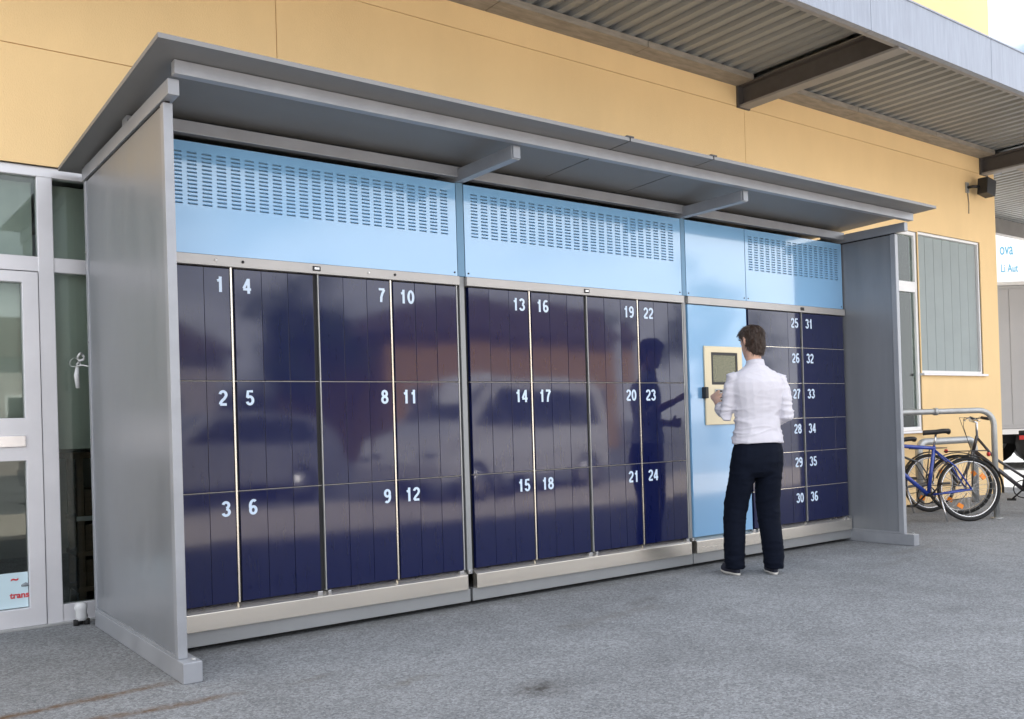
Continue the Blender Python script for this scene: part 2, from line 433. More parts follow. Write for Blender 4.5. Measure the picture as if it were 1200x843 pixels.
# entrance door
FY0, FY1 = WF + .03, WF + .10
ed = MB()
x0, x1 = door_o[0], door_o[1]
ed.box(x0, x1, FY0, FY1, 2.80, 2.865)                 # head
ed.box(x0, x1, FY0 + .002, FY1 - .002, 2.205, 2.298)     # transom
for a, b_ in ((x0, x0 + .08), (-.727, -.636), (.27, x1)): ed.box(a, b_, FY0 - .004, FY1 + .004, 0, 2.80)
ed.box(-.636, .27, FY0 + .002, FY1 - .002, 0, .118)
ent = ed.build('entrance_frame', 'alu', bld, .004)
for a, b_, c, d_ in ((x0 + .08, -.727, 2.298, 2.80), (-.636, .27, 2.298, 2.80), (-.636, .27, .118, 2.205)):
    box('pane', 'glass', ent, a, b_, FY0 + .03, FY0 + .04, c, d_)
LX0, LX1 = -1.62, -.731                                # door leaf
lf = rect_holes(MB(), LX0, LX1, .012, 2.198, [(LX0 + .09, LX1 - .092, .125, 1.03), (LX0 + .09, LX1 - .092, 1.293, 2.13)], FY0 - .012, FY1 - .01)
leaf = lf.build('entrance_door', 'alu', bld, .003)
box('pane', 'glass', leaf, LX0 + .085, LX1 - .085, FY0 + .028, FY0 + .038, .12, 1.035)
box('pane', 'glass', leaf, LX0 + .085, LX1 - .085, FY0 + .028, FY0 + .038, 1.288, 2.135)
box('letter_plate', 'chrome', leaf, -1.25, LX1 - .093, FY0 - .024, FY0 - .013, 1.115, 1.185, .003)
ll = rect_holes(MB(), x0 + .084, LX0 - .004, .012, 2.198, [(x0 + .16, LX0 - .09, .125, 1.03), (x0 + .16, LX0 - .09, 1.293, 2.13)], FY0 - .012, FY1 - .01)
leaf2 = ll.build('entrance_door', 'alu', bld, .003)
box('pane', 'glass', leaf2, x0 + .155, LX0 - .085, FY0 + .028, FY0 + .038, .12, 1.035)
box('pane', 'glass', leaf2, x0 + .155, LX0 - .085, FY0 + .028, FY0 + .038, 1.288, 2.135)
nt_ = box('notice', 'paper', leaf, -1.22, LX1 - .096, FY0 + .022, FY0 + .0265, .13, .345)
def text(body, size, x, y, z, m, parent, bold=0., align='CENTER', xscale=1.0, name='lettering', flip=None):
    me = text_mesh(body, size, bold, align=align, xscale=xscale)
    if me.materials: me = me.copy(); me.materials.clear()
    o = link(name, me, m); o.location = (x, y, z); put(o, parent); return o
# (sub-sub level avoided: lettering hangs on the door leaf)
text('trans', .052, -.875, FY0 + .0205, .19, 'redink', leaf, .0016)
text('~', .07, -.90, FY0 + .0205, .285, 'redink', leaf, .002)
MB().tube([(-.865, FY0 + .021, .262), (-.84, FY0 + .021, .268), (-.815, FY0 + .021, .262)], [.006, .013, .006], 8).build('emblem', 'greyink', leaf)
box('door_sill', 'galv', bld, x0, x1, WF - .02, FY1 + .03, .001, .0115)

M['curtain'] = mat('curtain_grey', (.44, .47, .43), .9, var=.03, vscale=4, stretch=(6, 6, .3))
for a, b_, c, d_ in ((x0 + .10, -.74, 1.05, 2.78), (-.625, .26, 1.09, 2.78)):
    cm_ = MB(); n_ = 60; vs = []; fs = []
    for i in range(n_ + 1):
        xx = a + (b_ - a) * i / n_; yy = WF + .135 + .003 * math.sin(i * .7)
        vs += [(xx, yy, c), (xx, yy, d_), (xx, yy + .004, c), (xx, yy + .004, d_)]
    for i in range(n_):
        o_ = i * 4; fs += [(o_, o_ + 4, o_ + 5, o_ + 1), (o_ + 2, o_ + 3, o_ + 7, o_ + 6), (o_, o_ + 2, o_ + 6, o_ + 4), (o_ + 1, o_ + 5, o_ + 7, o_ + 3)]
    cm_.add(vs, fs, True).build('curtain', 'curtain', bld)
# shelf and stool seen through the glass
st = thing('wooden_rack', 'dark wooden rack standing behind the side glass of the entrance', 'rack', (-.3, 1.9, 0))
for x in (-.46, -.10):
    for y in (1.75, 2.05): box('leg', 'shelf', st, x, x + .04, y, y + .04, 0, 1.02)
for z in (.12, .36, .60): box('shelf_board', 'shelf', st, -.47, -.05, 1.745, 2.095, z, z + .03)
box('top_board', 'shelf', st, -.50, -.02, 1.73, 2.11, 1.02, 1.06)
for z in (.15, .39, .63): box('drawer', 'shelf', st, -.41, -.11, 1.78, 2.07, z, z + .18, .004)
box('edge_strip', 'galv', st, -.47, -.05, 1.741, 1.7445, .60, .63)

# windows on the right
def window(rect, fw, name='window'):
    a, b_, c, d_ = rect
    fr = rect_holes(MB(), a, b_, c, d_, [(a + fw, b_ - fw, c + fw, d_ - fw)], WF + .02, WF + .09).build(name, 'white', bld, .003)
    box('sill', 'alu', fr, a - .03, b_ + .04, WF - .045, WF + .085, c - .03, c - .001, .004)
    return fr
w1 = window(win1, .05)
box('glazing_bar', 'white', w1, win1[0] + .05, win1[1] - .05, WF + .022, WF + .088, 2.70, 2.83)
box('pane', 'glass', w1, win1[0] + .05, win1[1] - .05, WF + .05, WF + .058, win1[2] + .05, 2.70)
box('pane', 'glass', w1, win1[0] + .05, win1[1] - .05, WF + .05, WF + .058, 2.83, win1[3] - .05)
box('blind', 'bezel', w1, win1[0] + .05, win1[1] - .05, WF + .13, WF + .14, 1.0, 2.35)
w2 = window(win2, .035)
n = 7; wdt = (win2[1] - win2[0] - .07) / n
for i in range(n):
    xa = win2[0] + .035 + i * wdt
    MB().add([(xa + .018, WF + .066, win2[2] + .036), (xa + wdt - .018, WF + .050, win2[2] + .036), (xa + wdt - .018, WF + .056, win2[2] + .036), (xa + .018, WF + .072, win2[2] + .036),
              (xa + .018, WF + .066, win2[3] - .036), (xa + wdt - .018, WF + .050, win2[3] - .036), (xa + wdt - .018, WF + .056, win2[3] - .036), (xa + .018, WF + .072, win2[3] - .036)],
             [(3, 2, 1, 0), (4, 5, 6, 7), (0, 1, 5, 4), (1, 2, 6, 5), (2, 3, 7, 6), (3, 0, 4, 7)]).build('slat', 'slat', w2)
box('backing', 'dark', w2, win2[0] + .03, win2[1] - .03, WF + .10, WF + .12, win2[2] + .03, win2[3] - .03)

# ------------------------------------------------------------------ loading canopy
CF = -.548
cano = thing('loading_canopy', 'corrugated steel canopy with brown beams above the yellow wall', 'canopy', (6, WF, 4.45))
CX0, CX1 = -3.0, 24.0
beams = (.93, 6.08, 11.23, 16.38, 21.53)
for bx_ in beams:
    mb = MB().box(bx_ - .012, bx_ + .012, CF + .06, WF - .001, 4.47, 4.66)
    mb.box(bx_ - .075, bx_ + .075, CF + .06, WF - .001, 4.66, 4.682)
    bo = mb.build('beam', 'beam', cano)
    box('flange', 'beamflange', bo, bx_ - .075, bx_ + .075, CF + .06, WF - .001, 4.447, 4.4695)
    if bx_ < XR: box('wall_plate', 'beam', bo, bx_ - .10, bx_ + .10, WF - .022, WF - .0005, 4.44, 4.71)
# sheets between
edges = [CX0] + list(beams) + [CX1]
for k in range(len(edges) - 1):
    a, b_ = edges[k] + (.0 if k == 0 else .003), edges[k + 1] - .003
    prof = []; pitch = .172; x = a
    while x < b_ - .02:
        for dx, dz in ((0, 0), (.070, 0), (.088, .036), (.155, .036), (pitch, 0)):
            if x + dx <= b_: prof.append((x + dx, dz))
        x += pitch
    y0_, y1_ = CF + .05, WF - .02
    vs = []; fs = []
    for i, (px, dz) in enumerate(prof): vs += [(px, y0_, 4.728 + dz), (px, y1_, 4.728 + dz), (px, y0_, 4.731 + dz), (px, y1_, 4.731 + dz)]
    for i in range(len(prof) - 1):
        o_ = i * 4
        fs += [(o_, o_ + 1, o_ + 5, o_ + 4), (o_ + 2, o_ + 6, o_ + 7, o_ + 3)]
    me_ = MB().add(vs, fs).build('corrugated_sheet', 'corr', cano)
for (a, b_) in ((CX0, .84), (1.02, 6.0), (6.165, 11.14), (11.32, 16.28), (16.48, 21.43)):
    xm = a
    while xm < b_ - .05:                                # purlin pieces along the wall
        xe = min(b_, xm + 1.72)
        MB().box(xm, xe - .008, WF - .20, WF - .003, 4.668, 4.70).box(xm, xe - .008, WF - .225, WF - .201, 4.668, 4.727).build('purlin', 'purlin', cano)
        xm = xe
    box('front_purlin', 'beamflange', cano, a, b_, CF + .045, CF + .11, 4.47, 4.727)
for px_ in (16.38, 21.53):
    box('post', 'beam', cano, px_ - .06, px_ + .06, WF - .14, WF - .02, .001, 4.446)
x = CX0
while x < CX1 - .1:
    xe = min(CX1, x + 2.12)
    fp = MB().box(x, xe - .006, CF, CF + .03, 4.462, 4.885).box(x, xe - .006, CF + .0305, CF + .06, 4.462, 4.469).box(x, xe - .006, CF - .008, CF - .0002, 4.868, 4.885)
    fp.build('fascia_panel', 'fascia', cano, .002); x = xe
box('end_fascia', 'fascia', cano, CX1 + .001, CX1 + .03, CF, WF, 4.462, 4.885)
# the canopy turns the corner: deeper bay past the end of the wall
vs = []; fs = []; x = XR + .35; k = 0
while x < 23.9:
    for dx, dz in ((0, 0), (.070, 0), (.088, .036), (.155, .036)):
        vs += [(x + dx, WF + .004, 4.728 + dz), (x + dx, 3.34, 4.728 + dz), (x + dx, WF + .004, 4.731 + dz), (x + dx, 3.34, 4.731 + dz)]; k += 1
    x += .172
for i in range(k - 1): fs += [(i * 4, i * 4 + 1, i * 4 + 5, i * 4 + 4), (i * 4 + 2, i * 4 + 6, i * 4 + 7, i * 4 + 3)]
MB().add(vs, fs).build('corrugated_sheet', 'corr', cano)
box('rear_beam', 'beamflange', cano, XR + .30, 23.9, 3.30, 3.42, 4.46, 4.80)
box('end_beam', 'fascia', cano, XR + .18, XR + .295, WF + .02, 3.42, 4.56, 4.84)
box('roof_deck', 'galv', cano, XR + .18, 23.9, WF + .002, 3.42, 4.842, 4.87)
for px_ in (21.53, 23.8): box('post', 'beam', cano, px_ - .06, px_ + .06, 3.30, 3.42, .001, 4.459)
box('roof_deck', 'galv', cano, CX0, CX1, CF + .031, WF - .001, 4.80, 4.84)

# floodlight on the wall
fl = thing('wall_floodlight', 'small black floodlight on a bracket on the yellow wall', 'floodlight', (10.9, WF, 4.2))
box('wall_plate', 'galv', fl, 10.72, 10.80, WF - .022, WF - .0005, 4.14, 4.28, .004)
MB().tube([(10.76, WF - .02, 4.21), (10.76, WF - .09, 4.21), (10.84, WF - .13, 4.21)], .02, 8).build('bracket', 'black', fl)
h = MB().prism([(-.13, -.10), (.10, -.13), (.14, .09), (-.10, .12)], -.07, .07).build('housing', 'black', None, .008)
h.location = (10.97, WF - .17, 4.21); put(h, fl)
cbl = MB().tube([(10.78, WF - .008, 4.14), (10.80, WF - .008, 4.0), (10.79, WF - .008, 3.86)], .006, 6).build('cable', 'beamflange', fl)

# ------------------------------------------------------------------ locker shelter
sh = thing('locker_shelter', 'grey steel shelter with flat roof and side walls around the lockers', 'shelter', (2.65, 0, 0))
def rz(y): return 2.902 - (y + .87) * .033             # underside of the roof
def roof_panel(xa, xb):
    mb = MB()
    vs = []
    for x in (xa, xb):
        for y in (-.87, 1.29):
            vs += [(x, y, rz(y)), (x, y, rz(y) + .022)]
    mb.add(vs, [(0, 2, 6, 4), (1, 5, 7, 3), (0, 4, 5, 1), (2, 3, 7, 6), (0, 1, 3, 2), (4, 6, 7, 5)])
    return mb.build('roof_panel', 'roof', sh)
cuts = [-.613, 2.235, 3.01, 5.85]
for a, b_ in zip(cuts[:-1], cuts[1:]): roof_panel(a + (.006 if a > 0 else 0), b_ - (.006 if b_ < 5 else 0))
for c in cuts[1:3]:
    mb = MB(); vs = []
    for x in (c - .03, c + .03):
        for y in (-.874, 1.29): vs += [(x, y, rz(y) + .0225), (x, y, rz(y) + .031)]
    mb.add(vs, [(0, 2, 6, 4), (1, 5, 7, 3), (0, 4, 5, 1), (2, 3, 7, 6), (0, 1, 3, 2), (4, 6, 7, 5)])
    mb.build('joint_cap', 'roof_edge', sh)
box('front_beam', 'grey_frame', sh, -.49, 5.80, -.69, -.64, 2.828, 2.893, .003)
box('rear_beam', 'grey_frame', sh, -.45, 5.76, -.035, .02, 2.772, 2.840, .003)
box('rear_beam', 'grey_frame', sh, -.45, 5.76, 1.10, 1.15, 2.765, 2.832, .003)
for bx_ in (1.527, 3.627):
    box('cross_beam', 'grey_frame', sh, bx_ - .03, bx_ + .03, -.62, 1.098, 2.7455, 2.8255, .003)
    box('end_cap', 'grey', sh, bx_ - .026, bx_ + .026, -.632, -.6205, 2.75, 2.8225)
# sides
for sgn, xa, xb in ((-1, -.50, -.455), (1, 5.758, 5.803)):
    pan = box('side_panel', 'grey', sh, xa + .008, xb - .008, -.485, 1.09, .115, 2.735)
    box('front_post', 'grey_frame', sh, xa, xb, -.535, -.4855, .10, 2.739, .003)
    box('rear_post', 'grey_frame', sh, xa, xb, 1.0905, 1.14, .10, 2.739, .003)
    box('bottom_rail', 'grey_frame', sh, xa - .001, xb + .001, -.485, 1.09, .1005, .1145)
    box('top_rail', 'grey_frame', sh, xa - .004, xb + .004, -.63, 1.16, 2.748, 2.823, .003)
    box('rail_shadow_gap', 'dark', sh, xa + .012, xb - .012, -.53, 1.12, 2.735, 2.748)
    fx0, fx1 = (-.505, -.415) if sgn < 0 else (5.758, 5.84)
    box('foot_beam', 'grey_frame', sh, fx0, fx1, -.625, 1.12, .001, .0995, .004)
    for y in (.12, 1.02): box('spacer', 'grey_frame', sh, xa + .004, xb - .004, y, y + .10, 2.824, rz(y + .1) - .0005)
    for z in (.55, 1.15, 1.75, 2.3):
        MB().tube([(xa - .0005 if sgn < 0 else xb, 1.115, z), (xa - .005 if sgn < 0 else xb + .005, 1.115, z)], .007, 8).build('rivet', 'chrome', sh)
# uprights between the modules
for xa, xb in ((1.499, 1.553), (3.603, 3.648)):
    box('upright', 'bluepost', sh, xa, xb, -.004, .35, 2.135, 2.7445, .002)
    box('upright', 'plinth', sh, xa + .012, xb - .004, .004, .35, .20, 2.134, .002)

# ------------------------------------------------------------------ parcel lockers
ZTOP, ZRT, ZRB, ZLB = 2.738, 2.132, 2.074, .232
def vent_panel(parent, xa, xb, va, vb, ncol, nrow=14, ztop=2.690, pitch=.0212):
    xs = [xa]; zs = [2.136]
    hx = []; hz = []
    cp = (vb - va) / ncol
    for c in range(ncol):
        l = va + c * cp + cp * .16; r = l + cp * .66
        hx.append(len(xs)); xs += [l, r]
    xs.append(xb)
    for k in range(nrow):
        b_ = ztop - (nrow - k) * pitch; 
        hz.append(len(zs)); zs += [b_ + .005, b_ + .0122]
    zs.append(ZTOP)
    holes = {(i, j) for i in hx for j in hz}
    p = slab_holes(MB(), xs, zs, holes, -.004, .0).build('vent_panel', 'bluepanel', parent)
    lv = MB()                                  # pressed louvre lips above each slot
    for i in hx:
        for j in hz:
            l, r, b_, t_ = xs[i], xs[i + 1], zs[j], zs[j + 1]; m_ = (l + r) / 2; w = (r - l) / 2
            lv.add([(l, -.0042, t_ + .003), (r, -.0042, t_ + .003), (m_ + w * .75, -.0135, t_ - .0045), (m_ - w * .75, -.0135, t_ - .0045)], [(0, 1, 2, 3)])
    tag(lv.build('louvre', 'bluepanel', p), kind='stuff')
    box('backing', 'ventdark', p, xa + .01, xb - .01, .012, .016, 2.16, 2.73)
    return p
def door(parent, xa, xb, za, zb, num, side, splits):
    d_ = box('locker_door', 'navy', parent, xa, xb, .003, .022, za, zb)
    ed_ = [xa] + [xa + (xb - xa) * s for s in splits] + [xb]
    for a, b_ in zip(ed_[:-1], ed_[1:]):
        o = box('door_strip', 'navy', d_, a + .0012, b_ - .0012, -.004, .0025, za, zb, .0012)
        ta, tb = random.gauss(0, .0045) * min(1, .16 / (b_ - a)), random.gauss(0, .0028); xc, zc = (a + b_) / 2, (za + zb) / 2
        for v in o.data.vertices: v.co.y += ta * (v.co.x - xc) + tb * (v.co.z - zc) * .5
    txt = str(num); w = .053 * len(txt)
    xn = (xb - .028 - w / 2) if side == 'R' else (xa + .045 + w / 2)
    if xb - xa > .6 and side == 'R': xn = xb - .028 - w / 2
    nb = link('number', number_mesh(txt, .085), 'numwhite'); nb.location = (xn, -.0066, zb - .046 - .085); put(nb, d_)
def divider(parent, x, z0=ZLB, z1=ZRB, steel_left=True):
    box('steel_edge', 'steel', parent, x - .010, x - .0005, -.010, .02, z0, z1, .001)
    box('hinge_gap', 'dark', parent, x, x + .013, .008, .024, z0, z1)
def module(name, xa, xb, label):
    t = thing(name, label, 'parcel locker', ((xa + xb) / 2, .2, 0), 'parcel locker modules under the shelter')
    box('cabinet', 'dark', t, xa + .002, xb - .002, .025, .62, .20, 2.735)
    box('top_rail', 'rail', t, xa - .002, xb + .002, -.022, .024, ZRB + .001, ZRT, .002)
    # steel sill: sloped ledge + upright face
    sx0, sx1 = xa + .004, xb - .004
    MB().add([(sx0, .02, .2305), (sx1, .02, .2305), (sx1, -.030, .200), (sx0, -.030, .200), (sx0, -.030, .108), (sx1, -.030, .108), (sx1, .02, .108), (sx0, .02, .108)],
             [(0, 3, 2, 1), (3, 4, 5, 2), (4, 7, 6, 5), (0, 1, 6, 7), (0, 7, 4, 3), (1, 2, 5, 6)]).build('steel_sill', 'steel', t, .002)
    box('plinth', 'plinth', t, xa - .02, xb + .02, -.012, .55, .028, .107)
    for fx in (xa + .2, (xa + xb) / 2, xb - .2):
        box('levelling_foot', 'black', t, fx - .03, fx + .03, .15, .21, .001, .0275)
        box('levelling_foot', 'black', t, fx - .03, fx + .03, .45, .51, .001, .0275)
    return t
def bits(parent, x):
    box('hinge_block', 'chrome', parent, x - .050, x - .018, -.024, .002, .206, .2315, .002)
    box('hinge_block', 'chrome', parent, x + .016, x + .036, -.024, .002, .206, .2315, .002)
def studs(parent, xs, z=2.106):
    for x, m_ in xs: MB().tube([(x, -.0215, z), (x, -.027, z)], .008, 10).build('stud', m_, parent)

third = (1 / 3, 2 / 3)
L1 = module('parcel_locker_module', -.448, 1.496, 'navy parcel lockers numbered one to twelve, next to the shelter side by the glass entrance')
L2 = module('parcel_locker_module', 1.556, 3.600, 'navy parcel lockers numbered thirteen to twenty-four, the module between the two others')
L3 = module('parcel_locker_module', 3.651, 5.752, 'parcel locker module with light blue terminal column and two columns of small doors')
rows3 = [ZRB - .004, 1.448, .841, ZLB]
def bank(t, cols, base, sides):
    num = base
    for (a, b_), s in zip(cols, sides):
        for r_ in range(3):
            door(t, a, b_, rows3[r_ + 1] + .004, rows3[r_] - .004, num, s, third); num += 1
    for z in rows3[1:3]:
        box('shelf_edge', 'rail', t, cols[0][0], cols[-1][1], .004, .0245, z - .0015, z + .0015)
c1 = [(-.440, -.011), (.014, .483), (.518, .988), (1.013, 1.478)]
bank(L1, c1, 1, 'RLRL')
c2 = [(1.574, 2.066), (2.093, 2.573), (2.603, 3.096), (3.122, 3.590)]
bank(L2, c2, 13, 'RLRL')
for t, cs in ((L1, c1), (L2, c2)):
    divider(t, cs[1][0] - .014); divider(t, cs[3][0] - .014)
    xm = (cs[1][1] + cs[2][0]) / 2
    box('hinge_gap', 'dark', t, cs[1][1] + .001, cs[2][0] - .008, .008, .0245, ZLB, ZRB)
    box('steel_edge', 'galv', t, cs[2][0] - .007, cs[2][0] - .0015, -.006, .02, ZLB, ZRB)
    box('steel_edge', 'galv', t, cs[3][1] + .001, cs[3][1] + .008, -.006, .02, ZLB, ZRB)
    bits(t, xm); bits(t, cs[3][1] + .006)
    box('lock_plate', 'black', t, xm - .025, xm + .025, -.026, -.0215, 2.090, 2.118, .002)
    box('lock_slot', 'chrome', t, xm - .015, xm + .015, -.0285, -.0262, 2.098, 2.110)
vent_panel(L1, -.446, 1.494, -.40, 1.445, 23)
vent_panel(L2, 1.558, 3.598, 1.60, 3.53, 24)
studs(L1, [(-.09, 'white'), (.06, 'black'), (.84, 'white'), (1.02, 'black')])
# module 3
box('plain_panel', 'bluepanel', L3, 3.653, 4.372, -.004, .0, 2.136, ZTOP)
vent_panel(L3, 4.379, 5.750, 4.41, 5.70, 17)
TC = box('terminal_door', 'bluepanel', L3, 3.656, 4.366, -.006, .022, ZLB, ZRB - .004, .002)
rect_holes(MB(), 3.820, 4.280, 1.112, 1.745, [(3.900, 4.222, 1.435, 1.695), (4.00, 4.055, 1.165, 1.215)], -.020, -.0065).build('bezel', 'bezel', TC, .003)
box('screen', 'screen', TC, 3.905, 4.217, -.0145, -.0066, 1.440, 1.690)
rect_holes(MB(), 3.900, 4.222, 1.435, 1.695, [(3.922, 4.200, 1.457, 1.673)], -.0175, -.0147).build('screen_frame', 'black', TC)
box('keypad', 'galv', TC, 3.93, 4.06, -.026, -.0205, 1.29, 1.40, .003)
for i in range(3):
    for j in range(4): box('key', 'black', TC, 3.942 + i * .038, 3.970 + i * .038, -.030, -.0262, 1.298 + j * .025, 1.315 + j * .025)
box('card_slot', 'black', TC, 4.00, 4.055, -.012, -.0066, 1.165, 1.215)
box('reader', 'black', TC, 3.790, 3.826, -.050, -.0068, 1.325, 1.415, .005)
r6 = [ZRB - .004, 1.762, 1.449, 1.143, .850, .538, ZLB]
for k in range(6):
    door(L3, 4.392, 5.098, r6[k + 1] + .003, r6[k] - .003, 25 + k, 'R', (.75,))
    door(L3, 5.126, 5.744, r6[k + 1] + .003, r6[k] - .003, 31 + k, 'L', (.72,))
for z in r6[1:6]: box('shelf_edge', 'steel', L3, 4.392, 5.744, -.002, .0245, z - .002, z + .002)
box('hinge_gap', 'dark', L3, 5.100, 5.118, .008, .0245, ZLB, ZRB)
box('steel_edge', 'galv', L3, 5.1185, 5.1245, -.006, .02, ZLB, ZRB)
box('hinge_gap', 'dark', L3, 4.368, 4.384, .008, .0245, ZLB, ZRB)
box('lock_plate', 'black', L3, 5.085, 5.135, -.026, -.0225, 2.090, 2.118, .002)
bits(L3, 5.70); bits(L3, 4.40)

for t, xa, xb in ((L1, -.446, 1.494), (L2, 1.558, 3.598), (L3, 3.653, 4.372), (L3, 4.379, 5.750)):
    for x in (xa + .022, xb - .022):
        for z in (2.158,): MB().tube([(x, -.004, z), (x, -.0075, z)], .006, 8).build('screw', 'black', t)
for fx0, fx1 in ((-.505, -.415), (5.758, 5.84)):
    for y in (-.585, -.30, .3): MB().tube([((fx0 + fx1) / 2 + .018, y, .099), ((fx0 + fx1) / 2 + .018, y, .108)], .011, 6).build('bolt', 'galv', D.objects['locker_shelter'])
# small things by the entrance
bag = MB()
rg = []
for z, r_ in ((.0, .06), (.03, .07), (.10, .062), (.12, .075), (.16, .07), (.178, .03)):
    rg.append([Vector((math.cos(a) * r_ * (1 + .12 * math.sin(3 * a + z * 40)), math.sin(a) * r_ * (1 + .1 * math.cos(2 * a)), z)) for a in [2 * math.pi * i / 14 for i in range(14)]])
bag.loft(rg)
bo = thing('door_stop', 'white lump with dark base on the ground beside the shelter wall', 'door stop', (-.56, 1.225, 0))
for a in (0, 1.6, 3.2): MB().tube([(math.cos(a) * .03, math.sin(a) * .03, .001), (math.cos(a) * .03, math.sin(a) * .03, .036)], .018, 8).build('foot', 'rubber', None).parent = bo
b2 = bag.build('cover', 'plasticwhite', None); b2.location = (0, 0, .03); b2.scale = (.5, .5, .62); b2.parent = bo
rb = thing('white_ribbon_bow', 'white ribbon bow hanging behind the side wall edge by the glass', 'ribbon', (-.53, 1.2, 1.6))
for k, (dx, dz, rr_) in enumerate(((-.012, .03, .028), (.022, .065, .022), (.008, .02, .012))):
    pts = [(-.545 + dx + rr_ * math.cos(a) * (.8 if k else 1.1), 1.225 + .02 * math.sin(a * 2), 1.60 + dz + rr_ * math.sin(a)) for a in [i * 2 * math.pi / 12 for i in range(12)]]
    MB().tube(pts, (.002, .007, .005)[k], 6, closed=True).build('loop', 'plasticwhite', rb)
MB().tube([(-.545, 1.225, 1.60), (-.55, 1.23, 1.55), (-.545, 1.225, 1.47)], [.010, .016, .012], 8).build('knot', 'plasticwhite', rb)
MB().tube([(-.50, 1.138, 1.60), (-.52, 1.18, 1.61), (-.545, 1.225, 1.61)], .004, 6).build('cord', 'plasticwhite', rb)

# ------------------------------------------------------------------ person
def remesh(mb, voxel, smooth=2, disp=None):
    me = mb.mesh('tmp'); o = D.objects.new('tmp', me); COL.objects.link(o)
    m_ = o.modifiers.new('r', 'REMESH'); m_.mode = 'VOXEL'; m_.voxel_size = voxel; m_.use_smooth_shade = True
    if smooth:
        s_ = o.modifiers.new('s', 'SMOOTH'); s_.factor = .5; s_.iterations = smooth
    dg = bpy.context.evaluated_depsgraph_get(); dg.update()
    out = D.meshes.new_from_object(o.evaluated_get(dg)); D.objects.remove(o)
    if disp:
        ns = [v.normal.copy() for v in out.vertices]
        for v, n_ in zip(out.vertices, ns): v.co += n_ * disp(v.co, n_)
    out.polygons.foreach_set('use_smooth', [True] * len(out.polygons))
    out.materials.clear(); return out
def ell(cx, cy, cz, rx, ry, n=20, tilt=0, yaw=0, sq=1.0):
    out = []
    for i in range(n):
        a = 2 * math.pi * i / n
        c_, s_ = math.cos(a), math.sin(a)
        if sq != 1.0: c_ = math.copysign(abs(c_) ** sq, c_); s_ = math.copysign(abs(s_) ** sq, s_)
        x_, y_ = rx * c_, ry * s_
        xr = x_ * math.cos(yaw) - y_ * math.sin(yaw); yr = x_ * math.sin(yaw) + y_ * math.cos(yaw)
        out.append(Vector((cx + xr, cy + yr, cz + yr * tilt)))
    return out
PL = (3.705, -.535, 0.0); PR = -R(31)
person = thing('person', 'person in white shirt and navy trousers operating the locker terminal', 'person', PL)
person.rotation_euler.z = PR
def plink(name, me, m_):
    o = link(name, me, m_); o.parent = person; return o
# key joints (local: +y forward, +x right)
SHL, SHR = Vector((-.172, .0, 1.455)), Vector((.172, -.015, 1.445))
ELL, ELR = Vector((-.235, .015, 1.185)), Vector((.212, -.055, 1.165))
WRL, WRR = Vector((-.222, .268, 1.310)), Vector((.13, .17, 1.130))
HAL = Vector((-.198, .36, 1.36))
# --- skin: head, neck, arms, hands as one continuous surface
b = MB()
hy, hx = .035, -.008     # head pushed a little forward
b.loft([ell(0, -.005, 1.44, .075, .065), ell(0, .0, 1.53, .062, .062), ell(hx, .012, 1.60, .056, .06), ell(hx, .02, 1.66, .054, .062)])
HY = R(20)
def hp(x, y, z):        # head-local to person-local: yaw to the left, slight nod
    v = Matrix.Rotation(HY, 3, 'Z') @ (Matrix.Rotation(-R(12), 3, 'X') @ Vector((x, y, z)))
    return Vector((hx, hy, 1.728)) + v
def hring(z, rx, ryf, ryb, cy=0):
    out = []
    for i in range(24):
        a = 2 * math.pi * i / 24; y_ = math.sin(a)
        out.append(hp(rx * math.cos(a), cy + y_ * (ryf if y_ > 0 else ryb), z))
    return out
b.loft([hring(-.118, .022, .03, .02, .062), hring(-.108, .040, .045, .05, .045), hring(-.085, .055, .072, .06, .02), hring(-.05, .064, .088, .078, .01),
        hring(-.01, .070, .092, .092), hring(.03, .074, .092, .097), hring(.065, .070, .085, .092), hring(.092, .055, .066, .072), hring(.110, .030, .034, .04)])
b.loft([[hp(x * .9, y, z) for x, y, z in ((-.010, .085, .025), (.010, .085, .025), (.008, .10, .022), (-.008, .10, .022))],
        [hp(x, y, z) for x, y, z in ((-.016, .085, -.02), (.016, .085, -.02), (.011, .118, -.016), (-.011, .118, -.016))],
        [hp(x, y, z) for x, y, z in ((-.014, .082, -.034), (.014, .082, -.034), (.008, .10, -.032), (-.008, .10, -.032))]])
b.loft([[hp(x, y, z) for x, y, z in ((-.025, .078, -.055), (.025, .078, -.055), (.018, .100, -.056), (-.018, .100, -.056))],
        [hp(x, y, z) for x, y, z in ((-.025, .076, -.074), (.025, .076, -.074), (.018, .097, -.072), (-.018, .097, -.072))]])
for s_ in (-1, 1):       # ears
    b.tube([hp(s_ * .070, -.002, -.028), hp(s_ * .080, -.010, -.01), hp(s_ * .084, -.018, .012), hp(s_ * .080, -.012, .028), hp(s_ * .070, .0, .026)], [.008, .010, .012, .010, .007], 8)
